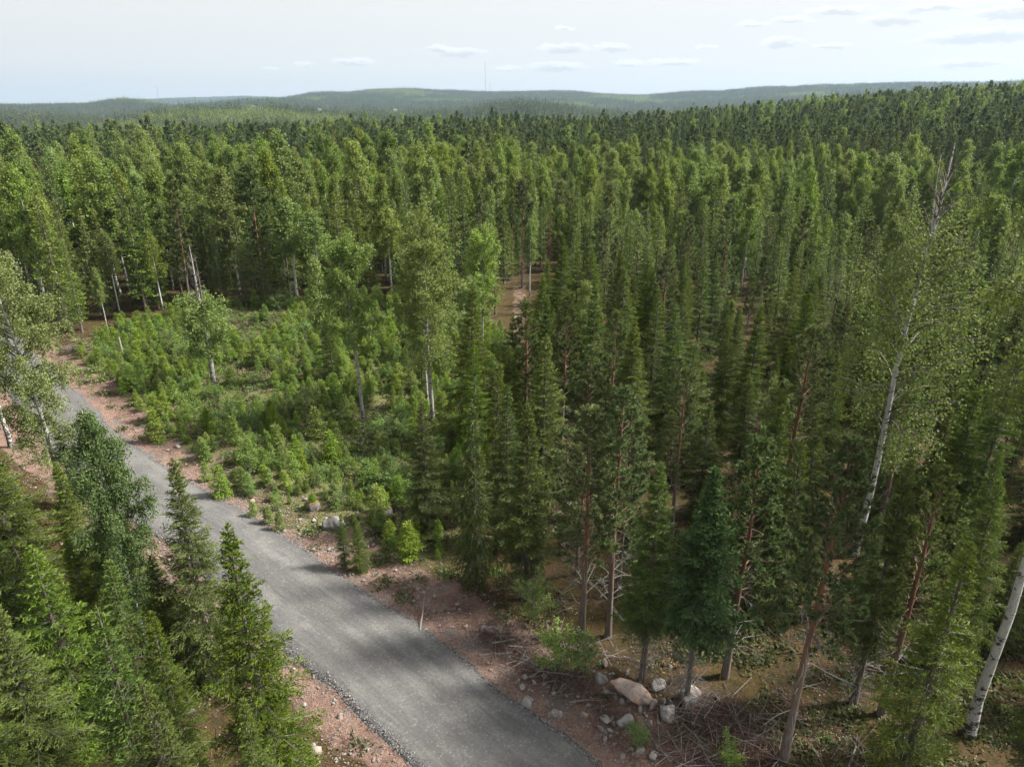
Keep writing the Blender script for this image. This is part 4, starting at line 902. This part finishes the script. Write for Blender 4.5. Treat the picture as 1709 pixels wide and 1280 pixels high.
k = (rd > 5.4) & np.where(inc, nz > .27, (nz > np.where(ty < 36, .43, .5)) & (ty < 60)) & (rng.random(len(tx)) < np.where(rd < 7.5, .3, .85)); k |= (rd > 2.5) & (rd < 3.3) & (rng.random(len(tx)) < .035); k |= (rd > 3.2) & (rd < 6.5) & (rng.random(len(tx)) < .22)
tx, ty, inc = tx[k], ty[k], inc[k]; n = len(tx); print('tufts', n)
r_ = rng.random(n); ix = np.where(inc, np.select([r_ < .3, r_ < .52, r_ < .66, r_ < .8, r_ < .88], [0, 1, 2, 3, 5], 4), np.select([r_ < .3, r_ < .5, r_ < .62, r_ < .92], [0, 1, 3, 5], 4))
ix = np.where(polyline_dist(tx, ty, ROAD)[0] < 6.5, np.where(rng.random(n) < .6, 5, ix), ix); s = rng.uniform(.6, 1.4, n); scatter('ground_cover', np.stack([tx, ty, terr(tx, ty) - .01], 1), ix, rng.uniform(0, 6.28, n), np.stack([s, s, s * rng.uniform(.7, 1.1, n)], 1), TUFTS, 'bilberry, grass and dry litter on the forest floor')

import bmesh
def rock_mesh(seed, mat, sub=3, stretch=(1, 1, 1), rough=.5, facets=13, lo=.2):
    rg = np.random.default_rng(seed); bm = bmesh.new(); bmesh.ops.create_icosphere(bm, subdivisions=sub, radius=.5)
    pl = norm(rg.normal(0, 1, (facets, 3))); lim = rg.uniform(lo, .41, facets)
    for v in bm.verts:
        p = np.array(v.co)
        for a, l in zip(pl, lim):
            dd = p @ a
            if dd > l: p = p - a * (dd - l) * .93
        q = p * 3.1 + seed; f = 1 + rough * (float(fbm(np.array([q[0] + q[2] * .7]), np.array([q[1] - q[2] * .6]), seed, 3)[0]) - .45)
        p = p * f * (1 + .12 * (float(fbm(np.array([q[0] * 3.1 + q[2] * 2]), np.array([q[1] * 3.1 - q[2] * 2]), seed + 5, 2)[0]) - .4)) * np.array(stretch); v.co = p
    me = bpy.data.meshes.new('rock'); bm.to_mesh(me); bm.free(); me.materials.append(M[mat])
    for p in me.polygons: p.use_smooth = True
    return me
RK = [rock_mesh(1 + i, ['rock', 'rock', 'rock_pink', 'rock', 'rock_pink', 'rock'][i], 3, [(1, .8, .65), (1, .7, .8), (1, .85, .6), (1, 1, .7), (1, .65, .6), (1, .9, .8)][i]) for i in range(6)]
SLAB = rock_mesh(31, 'rock_pink', 4, (1.15, .55, .42), .75, 9, .27); PALE = rock_mesh(21, 'rock', 4, (1, .9, .85), .4, 6); MOSSY = [rock_mesh(22 + i, 'rock_moss', 4, (1, .85, 1.05), .3, 5) for i in range(2)]
BIGR = rock_mesh(25, 'rock', 4, (1, .9, .8), .3, 8)
def put_rock(me, u, v, wpx, label, rot=None, tilt=(0, 0), name='boulder', sink=.2, cat='boulder', group=None):
    x, y = G(u, v); dist = math.sqrt(x * x + y * y + H * H); s = wpx / F * dist * .95
    o = link(name, me); o.scale = (s, s, s); o.rotation_euler = (tilt[0], tilt[1], rng.uniform(0, 6.28) if rot is None else rot); o.location = (x, y, max(tz(x, y), -.1) + s * (sink - .09)); tag(o, label, cat, group); return o
put_rock(MOSSY[0], 521, 848, 27, 'rounded dark boulder with brown moss on its shoulder in the clearing', .4, (.1, .5))
put_rock(MOSSY[1], 643, 856, 30, 'dark blocky boulder with a mossy top beside the bushes', .2)
put_rock(PALE, 557, 878, 38, 'pale grey boulder behind the narrow young spruce', .5)
put_rock(RK[0], 524, 868, 12, 'small pale stone between the dark and the pale boulder', None, name='stone', cat='stone')
put_rock(RK[1], 290, 652, 17, 'flat grey stone among saplings left of the half dead tree', None, name='stone', cat='stone')
put_rock(RK[2], 505, 752, 16, 'rusty orange stone in the middle of the saplings', None, name='stone', cat='stone')
put_rock(RK[3], 388, 762, 9, 'round pale stone on the edge of the pink verge', None, name='stone', cat='stone')
put_rock(RK[3], 372, 768, 8, 'second round pale stone just left of its twin by the verge', None, name='stone', cat='stone')
put_rock(RK[1], 296, 745, 13, 'angular white stone on the pink bank above the road', None, name='stone', cat='stone')
put_rock(SLAB, 1053, 1158, 66, 'long slab shaped boulder with tan top in the boulder heap', -.52, (.1, .22), sink=.2)
put_rock(RK[4], 1008, 1110, 23, 'egg shaped pinkish stone standing upright above the heap', 1.2, (0, 1.3), sink=.45)
put_rock(RK[5], 1003, 1130, 28, 'rounded grey boulder above the long slab', None)
put_rock(RK[5], 1101, 1143, 30, 'light grey angular boulder right of the long slab', None)
put_rock(BIGR, 1149, 1170, 48, 'large dark grey boulder under the bluish spruce', None, sink=.3)
put_rock(RK[4], 1090, 1176, 24, 'tan boulder touching the lower end of the slab', None)
put_rock(BIGR, 1116, 1188, 38, 'wide reddish grey boulder below the large dark one', 2., sink=.15)
put_rock(RK[1], 1107, 1168, 18, 'upright grey stone wedged between slab and large boulder', None, (0, 1.2), name='stone', cat='stone')
put_rock(RK[0], 1121, 1171, 16, 'grey stone leaning on the large dark boulder', None, name='stone', cat='stone')
put_rock(RK[0], 1012, 1152, 14, 'small tan stone left of the slab', None, name='stone', cat='stone')
put_rock(RK[3], 1011, 1199, 21, 'pale violet grey stone left of the lower blotchy boulder', None, name='stone', cat='stone')
put_rock(PALE, 1043, 1201, 28, 'blotchy violet grey boulder below the slab', 1.)
put_rock(RK[0], 925, 1189, 24, 'dark flecked grey stone near the lower road edge', .8, name='stone', cat='stone')
put_rock(RK[3], 880, 1168, 28, 'light grey flat boulder lying at the road edge', None, sink=.05)
put_rock(RK[2], 908, 1126, 15, 'pinkish grey stone in front of the bright leafy bush', None, name='stone', cat='stone')
put_rock(RK[3], 1091, 1258, 18, 'square pale stone near the bottom edge', None, name='stone', cat='stone')
put_rock(RK[5], 1067, 1248, 18, 'grey stone left of the square pale one', None, name='stone', cat='stone')
put_rock(RK[0], 1097, 1242, 12, 'small flat stone above the square pale one', None, name='stone', cat='stone')
put_rock(RK[0], 1011, 1230, 12, 'sharp grey stone halfway down the spoil bank', None, name='stone', cat='stone')
put_rock(SLAB, 828, 1053, 38, 'broad pale grey boulder at the dark forest edge above the road', -.4, (.3, .1), sink=.12)
put_rock(RK[1], 808, 1046, 22, 'grey boulder leaning on the broad pale one at the forest edge', None)
for u, v, w, lab in [(725, 993, 10, 'round grey stone on the red earth bank'), (713, 979, 8, 'small upright grey stone behind the round one'), (707, 987, 9, 'oval pale stone left of the round grey one'), (696, 980, 9, 'pale stone highest left in the group on the red bank'), (762, 1006, 10, 'bluish stone right of the fallen pole'), (778, 1043, 10, 'grey stone at the upper forest edge of the bank'), (710, 1051, 11, 'flat pale stone by the foot of the fallen pole'), (686, 968, 7, 'light stone on the upper red bank')]:
    put_rock(RK[int(rng.integers(6))], u, v, w, lab, None, name='stone', cat='stone')
for _ in range(34):
    u, v = rng.normal(1060, 62), rng.normal(1185, 34); x, y = G(u, v); s = float(np.clip(rng.lognormal(-1.1, .4), .16, .65))
    if polyline_dist(np.array([x]), np.array([y]), ROAD)[0][0] < 3.2: continue
    o = link('rubble_stone', RK[int(rng.integers(6))]); o.scale = (s, s * rng.uniform(.6, 1), s * rng.uniform(.5, .9)); o.rotation_euler = tuple(rng.uniform(0, 6.28, 3)); o.location = (x, y, tz(x, y) + s * .12); tag(o, 'small angular stone in the rubble around the boulder heap', 'stone', 'rubble around the boulder heap')
# loose stones on both verges
q = 0
while q < 290:
    i = int(rng.integers(8, len(ROAD) - 60)); w = ROADW[i]; sgn = -1 if rng.random() < .72 else 1; off = w + .5 + abs(rng.normal(0, 1.9)); p = ROAD[i] + ROADN[i] * sgn * off
    if p[1] < 15.5 or p[1] > 62 or off > 6.8: continue
    o = link('loose_stone', RK[int(rng.integers(6))]); s = float(np.clip(rng.lognormal(-1.9, .5), .07, .5)); o.scale = (s, s * rng.uniform(.7, 1.1), s * rng.uniform(.6, 1)); o.rotation_euler = tuple(rng.uniform(0, 6.28, 3)); o.location = (p[0], p[1], tz(*p) + s * .08)
    tag(o, 'loose stone on the bare earth strip right of the gravel road' if sgn < 0 else 'loose stone on the bare earth strip left of the gravel road', 'stone', 'loose stones right of the road' if sgn < 0 else 'loose stones left of the road'); q += 1
# fine gravel and chips
gp = []
for _ in range(24000):
    i = int(rng.integers(4, len(ROAD) - 40)); sgn = -1 if rng.random() < .6 else 1; off = ROADW[i] * (1.0 + abs(rng.normal(0, .06))) if rng.random() < .5 else ROADW[i] + .2 + abs(rng.normal(0, 1.9))
    p = ROAD[i] + ROADN[i] * sgn * off + rng.normal(0, .15, 2)
    if 12 < p[1] < 64: gp.append((p[0], p[1], off / ROADW[i]))
gp = np.array(gp); n = len(gp); gz = np.where(gp[:, 2] < 1.12, np.maximum(terr(gp[:, 0], gp[:, 1]), .06), terr(gp[:, 0], gp[:, 1])); CH = [rock_mesh(60 + i, ['rock', 'rock_pink', 'rock'][i], 1) for i in range(3)]
s = np.where(gp[:, 2] < 1.14, rng.lognormal(-3.1, .45, n), rng.lognormal(-2.8, .55, n)); scatter('gravel', np.column_stack([gp[:, :2], gz + s * .2]), rng.integers(0, 3, n), rng.uniform(0, 6.28, n), np.stack([s, s * .85, s * .7], 1), CH, 'scattered gravel chips along the road edges')

# brush heaps, sticks and logs
def brush(name, u, v, L, W, hgt, n, label, seed, rot=0, mats=('slash', 'deadtwig')):
    rg = np.random.default_rng(seed); g = Geo(); x, y = G(u, v)
    P = np.column_stack([rg.normal(0, L * .3, n), rg.normal(0, W * .3, n), np.abs(rg.normal(0, hgt * .45, n)) + .02]); a = rg.normal(0, .7, n) + (rg.random(n) < .3) * 1.4; Dd = norm(np.column_stack([np.cos(a), np.sin(a), rg.normal(0, .2, n)])); l = rg.uniform(.25, 1.1, n)
    mid = P + norm(rg.normal(0, 1, (n, 3))) * .06; g.sticks(P - Dd * l[:, None] * .5, mid, .007, .006, 0); g.sticks(mid, P + Dd * l[:, None] * .5 + rg.normal(0, .06, (n, 3)), .006, .003, 0)
    m = n // 14; j = rg.integers(0, n, m); a = rg.uniform(0, 6.28, m); dd = np.column_stack([np.cos(a), np.sin(a), rg.normal(.05, .15, m)]); g.sticks(P[j] - dd * .7 + [0, 0, .1], P[j] + dd * .7 + [0, 0, .1], .018, .008, 1)
    o = link(name, g.mesh(name, [M[mats[0]], M[mats[1]]])); o.location = (x, y, tz(x, y)); o.rotation_euler = (0, 0, rot); tag(o, label, 'brush heap'); return o
brush('brush_heap', 1205, 1205, 4.4, 2.2, .55, 1500, 'big heap of reddish cut branches at the lower right forest edge', 1, -.5)
brush('brush_heap', 940, 1130, 4.2, 1.6, .3, 650, 'strip of twigs between the road and the boulder heap', 2, -.7)
brush('brush_heap', 850, 1075, 4.5, 1.5, .4, 800, 'dark twig heap below the rowan bush', 3, -.75)
brush('brush_heap', 1150, 1262, 3.6, 1.6, .3, 600, 'loose branches along the bottom edge right of the road', 4, -.6)
brush('brush_heap', 960, 1075, 3.6, 1.2, .3, 420, 'brushwood under the pair of bright bushes', 5, -.3)
brush('brush_heap', 395, 800, 2.4, 1.0, .2, 200, 'small pale twigs at the verge beside the young spruces', 6, -.7)
brush('brush_heap', 130, 590, 4.0, 1.6, .5, 380, 'twig bank at the back left corner of the clearing', 7, -.6)
brush('brush_heap', 262, 715, 2.2, .9, .3, 420, 'dark roots and twigs on the pink roadside bank', 8, -.8)
brush('brush_heap', 1440, 1262, 3.0, 1.6, .15, 160, 'sparse dead twigs on the mossy floor right of the red barked pine', 9, .8)
def stick(name, a, b, r0, r1, mat, label, cat, za=.05, zb=.05, branches=0):
    g = Geo(); x0, y0 = G(*a); x1, y1 = G(*b); p0 = np.array([x0, y0, tz(x0, y0) + za]); p1 = np.array([x1, y1, tz(x1, y1) + zb]); t = np.linspace(0, 1, 7)[:, None]
    path = p0 * (1 - t) + p1 * t; path[:, 2] += .04 * np.sin(t[:, 0] * 9); o_ = path[0].copy(); g.tube(path - o_, np.linspace(r0, r1, 7), 8)
    for _ in range(branches):
        q = rng.integers(1, 6); d = norm(rng.normal(0, 1, 3) + [0, 0, .6]); g.sticks([path[q] - o_], [path[q] - o_ + d * rng.uniform(.3, .7)], r1 * .7, .006)
    o = link(name, g.mesh(name, [M[mat]])); o.location = tuple(o_); tag(o, label, cat)
stick('wooden_pole', (701, 1054), (709, 1005), .045, .035, 'deadwood', 'slim grey pole lying across the red earth bank', 'pole', .12, .4)
stick('fallen_log', (604, 623), (694, 622), .13, .1, 'deadwood', 'grey fallen log between the two large aspens', 'log', .35, .3, 4)
stick('fallen_log', (527, 631), (560, 634), .1, .08, 'deadwood', 'short fallen log behind the dark bushy spruce', 'log', .12, .12, 2)
stick('fallen_branch', (1408, 1300), (1428, 1248), .05, .03, 'deadwood', 'broken pale branch on the floor right of the red barked pine', 'branch', .06, .1)
stick('fallen_branch', (1432, 1245), (1475, 1205), .03, .015, 'slash', 'long thin reddish branch pointing at the leaning pine', 'branch', .06, .4)
stick('fallen_branch', (1012, 1089), (1050, 1092), .04, .025, 'deadwood', 'straight bare branch behind the bright bushes', 'branch', .08, .1)
stick('fallen_branch', (1150, 1197), (1228, 1208), .035, .02, 'slash', 'long stick lying over the big heap of reddish branches', 'branch', .6, .55)
stick('fallen_branch', (1003, 1194), (1022, 1208), .05, .03, 'slash', 'curved reddish branch lying below the violet stone', 'branch', .2, .1)
stick('fallen_branch', (940, 1122), (978, 1130), .04, .02, 'deadwood', 'pale bent branch left of the rounded grey boulder', 'branch', .15, .2)
stick('dead_snag', (209, 606), (207, 604), .09, .09, 'deadwood', 'broken grey snag standing among the saplings at the left', 'snag', 0, 2.3)
stick('tree_stump', (643, 712), (643, 711), .2, .17, 'deadwood', 'low cut stump right of the bare trunked aspen', 'stump', -.1, .32)
# survey marker: stake with a red and white band
x, y = G(734, 1052); mk = empty('marker_stake', (x, y, tz(x, y))); tag(mk, 'thin marker stake with red and white band on the red earth bank', 'marker')
g = Geo(); g.tube([[0, 0, -.2], [0, 0, .45], [-.04, 0, 1.0]], [.018, .018, .014], 6); link('stake', g.mesh('stake', [M['deadwood']]), mk)
g = Geo(); g.tube([[0, 0, .3], [0, 0, .38]], [.035, .035], 8); link('red_band', g.mesh('red_band', [M['red']]), mk)
g = Geo(); g.tube([[0, 0, .39], [0, 0, .46]], [.034, .034], 8); link('white_band', g.mesh('white_band', [M['white']]), mk)

# ------------------------------------------------------------------ far masts and houses
def mast(u, dist, ytop, label, r=1.6):
    x = (u - CX) / F; a = math.atan2(x, cp + (CY - 150) / F * sp); X_, Y_ = dist * math.sin(a), dist * math.cos(a); z0 = tz(X_, Y_) ; zt = top_height(Y_, ytop); hh = zt - z0
    o = empty('radio_mast', (X_, Y_, z0)); tag(o, label, 'mast'); g = Geo(); k = 24
    for q in range(3): c, s = math.cos(q * 2.094) * r, math.sin(q * 2.094) * r; g.sticks([[c, s, 0]], [[c, s, hh]], .28, .28)
    zs = np.linspace(0, hh, k)
    for q in range(3):
        c, s, c2, s2 = math.cos(q * 2.094) * r, math.sin(q * 2.094) * r, math.cos((q + 1) * 2.094) * r, math.sin((q + 1) * 2.094) * r
        g.sticks(np.column_stack([np.full(k - 1, c), np.full(k - 1, s), zs[:-1]]), np.column_stack([np.full(k - 1, c2), np.full(k - 1, s2), zs[1:]]), .16, .16)
    link('lattice_tower', g.mesh('lattice_tower', [M['mast']]), o)
    for q in range(3):
        w = Geo(); a = q * 2.094 + .5
        for f_ in (.45, .9): w.sticks([[0, 0, hh * f_]], [[math.cos(a) * hh * .4, math.sin(a) * hh * .4, 0]], .05, .05)
        link('guy_wire', w.mesh('guy_wire', [M['mast']]), o)
    g = Geo(); g.tube([[0, 0, hh], [0, 0, hh + 6]], [.5, .2], 6); link('antenna', g.mesh('antenna', [M['mast']]), o)
mast(810, 4300, 105, 'tallest guyed radio mast on the far hill'); mast(817.5, 4300, 138, 'short mast just right of the tallest radio mast', 1.0); mast(262, 6600, 145, 'faint slanting mast over the far blue hill at the left', 1.8)
build_houses()

# ------------------------------------------------------------------ air, sky, sun, camera
def build_haze():
    m, nt, out = newmat('haze'); v = nt('ShaderNodeVolumePrincipled', {'Color': (.41, .54, .7, 1), 'Density': HAZE, 'Anisotropy': .2}); nt.t.links.new(v.outputs[0], out.inputs['Volume'])
    a, z0, z1 = 9500., -160., 330.
    g = Geo(); g.add([[-a, -a, z0], [a, -a, z0], [a, a, z0], [-a, a, z0], [-a, -a, z1], [a, -a, z1], [a, a, z1], [-a, a, z1]], [[3, 2, 1, 0], [4, 5, 6, 7], [0, 1, 5, 4], [1, 2, 6, 5], [2, 3, 7, 6], [3, 0, 4, 7]])
    tag(link('haze', g.mesh('haze', [m])), kind='stuff')
HAZE = 1.0e-4
build_haze()

SUN_AZ, SUN_EL = R(82), R(46)
w = bpy.data.worlds.new('World'); SC.world = w; w.use_nodes = True; w.node_tree.nodes.clear(); nt = NT(w.node_tree)
dirv = nt('ShaderNodeVectorMath', {0: nt('ShaderNodeTexCoord').outputs['Generated']}, operation='NORMALIZE').outputs[0]
sx_ = nt('ShaderNodeSeparateXYZ', {0: dirv}); el = math_(nt, 'ARCSINE', sx_.outputs[2]); azn = math_(nt, 'ARCTAN2', sx_.outputs[0], sx_.outputs[1])
sky = nt('ShaderNodeTexSky', sky_type='NISHITA', sun_disc=False, sun_elevation=SUN_EL, sun_rotation=SUN_AZ, altitude=150, air_density=1.0, dust_density=1.2, ozone_density=1.0)
skyc = nt('ShaderNodeVectorMath', {0: sky.outputs[0], 'Scale': .04}, operation='SCALE').outputs[0]
ae = nt('ShaderNodeCombineXYZ', {0: azn, 1: el}).outputs[0]
# thin high veil, denser low down and towards the sun
vn = noise(nt, nt('ShaderNodeMapping', {'Vector': ae, 'Scale': (2.0, 9.0, 1)}).outputs[0], 1.0, 5, .6)
vn2 = noise(nt, nt('ShaderNodeMapping', {'Vector': ae, 'Scale': (4.0, 40.0, 1)}).outputs[0], 1.0, 5, .6)
tow = ramp(nt, azn, -.8, .9)
veil = math_(nt, 'MULTIPLY_ADD', vn, .75, math_(nt, 'MULTIPLY_ADD', tow, .38, math_(nt, 'MULTIPLY_ADD', vn2, .3, .5)), clamp=True)
veil = math_(nt, 'MULTIPLY', veil, math_(nt, 'MULTIPLY', ramp(nt, el, -.02, .10), 1.0)) if False else veil
hi = nt('ShaderNodeMapRange', {'Value': el, 'From Min': .35, 'From Max': 1.1, 'To Min': 1.0, 'To Max': .5}).outputs[0]
veil = math_(nt, 'MULTIPLY', veil, hi)
vc = mixc(nt, tow, (.262, .262, .256), (.298, .299, .295))
base = mixc(nt, veil, skyc, vc)
# low cumulus
CL = [(590, 104, 34, 6), (765, 88, 46, 8), (732, 80, 20, 4.5), (940, 81, 42, 8), (1022, 80, 30, 7), (930, 112, 48, 8), (845, 114, 22, 4), (1050, 106, 26, 5), (1125, 104, 42, 5), (1305, 71, 28, 8), (1255, 41, 22, 5), (1490, 33, 38, 9), (1325, 33, 32, 5), (1400, 18, 42, 6), (1640, 60, 72, 10), (1690, 20, 44, 9), (1390, 77, 26, 5), (1178, 80, 18, 4), (1620, 105, 46, 6), (940, 47, 15, 4), (510, 108, 14, 4), (450, 113, 16, 3), (1560, 12, 40, 6)]
jit = nt('ShaderNodeTexNoise', {'Vector': nt('ShaderNodeMapping', {'Vector': ae, 'Scale': (75., 190., 1)}).outputs[0], 'Scale': 1.0, 'Detail': 5.0, 'Roughness': .62}).outputs[1]
jv = nt('ShaderNodeVectorMath', {0: jit, 1: (-.5, -.5, -.5)}, operation='ADD').outputs[0]
wv = nt('ShaderNodeVectorMath', {0: jv, 1: (.036, .0135, 0), 2: ae}, operation='MULTIPLY_ADD').outputs[0]
def mask(vec):
    cur = None
    for u, v, ww, hh in CL:
        x, y = (u - CX) / F, (CY - v) / F; den = math.hypot(x, cp + y * sp); a = math.atan2(x, cp + y * sp); e = math.atan2(-sp + y * cp, den); iw, ih = F / (ww * .85) / den, F / (hh * .95)
        q = nt('ShaderNodeVectorMath', {0: vec, 1: (iw, ih, 0), 2: (-a * iw, -e * ih, 0)}, operation='MULTIPLY_ADD').outputs[0]
        l = nt('ShaderNodeVectorMath', {0: q}, operation='LENGTH').outputs['Value']
        cur = l if cur is None else math_(nt, 'SMOOTH_MIN', cur, l, .12)
    return cur
m0 = mask(wv); m1 = mask(nt('ShaderNodeVectorMath', {0: wv, 1: (.0, .0042, 0)}, operation='ADD').outputs[0])
cov = nt('ShaderNodeMapRange', {'Value': m0, 'From Min': 1.12, 'From Max': .8, 'To Min': 0., 'To Max': .95}, interpolation_type='SMOOTHSTEP').outputs[0]
lit = nt('ShaderNodeMapRange', {'Value': m1, 'From Min': .35, 'From Max': 1.25}, interpolation_type='SMOOTHSTEP').outputs[0]
cc = mixc(nt, lit, (.232, .242, .248), (.325, .325, .321))
full = mixc(nt, cov, base, cc)
sdv = (math.sin(SUN_AZ) * math.cos(SUN_EL), math.cos(SUN_AZ) * math.cos(SUN_EL), math.sin(SUN_EL))   # bright thin cloud round the sun
ds = math_(nt, 'MAXIMUM', nt('ShaderNodeVectorMath', {0: dirv, 1: sdv}, operation='DOT_PRODUCT').outputs['Value'], 0.)
full = nt('ShaderNodeVectorMath', {0: full, 1: nt('ShaderNodeVectorMath', {0: (1, .98, .94), 'Scale': math_(nt, 'MULTIPLY', math_(nt, 'POWER', ds, 6.), .55)}, operation='SCALE').outputs[0]}, operation='ADD').outputs[0]
bg = nt('ShaderNodeBackground', {'Color': full, 'Strength': 1.0}); wo = nt('ShaderNodeOutputWorld'); nt.t.links.new(bg.outputs[0], wo.inputs[0])

sl = bpy.data.lights.new('sun', 'SUN'); sl.energy = 3.7; sl.angle = R(8); sl.color = (1, .965, .9)
so = bpy.data.objects.new('sun', sl); COL.objects.link(so)
sd_ = Vector((math.sin(SUN_AZ) * math.cos(SUN_EL), math.cos(SUN_AZ) * math.cos(SUN_EL), math.sin(SUN_EL))); so.rotation_euler = sd_.to_track_quat('Z', 'Y').to_euler(); so.location = (60, 20, 80)

cam = bpy.data.cameras.new('camera'); cam.sensor_width = 36; cam.lens = F / 1709 * 36; cam.clip_start = .1; cam.clip_end = 60000
co = bpy.data.objects.new('camera', cam); COL.objects.link(co); co.location = (0, 0, H); co.rotation_euler = (PI / 2 - PITCH, 0, 0); SC.camera = co
SC.render.resolution_x, SC.render.resolution_y = 1024, 766
SC.view_settings.view_transform = 'Standard'; SC.view_settings.look = 'None'; SC.view_settings.exposure = 1.75; SC.view_settings.gamma = 1
SC.render.engine = 'CYCLES'; cy = SC.cycles; cy.max_bounces = 5; cy.diffuse_bounces = 3; cy.glossy_bounces = 1; cy.transmission_bounces = 3; cy.volume_bounces = 1; cy.transparent_max_bounces = 4
cy.use_denoising = True; cy.denoiser = 'OPENIMAGEDENOISE'; cy.caustics_reflective = False; cy.caustics_refractive = False; cy.use_adaptive_sampling = True; cy.adaptive_threshold = .02
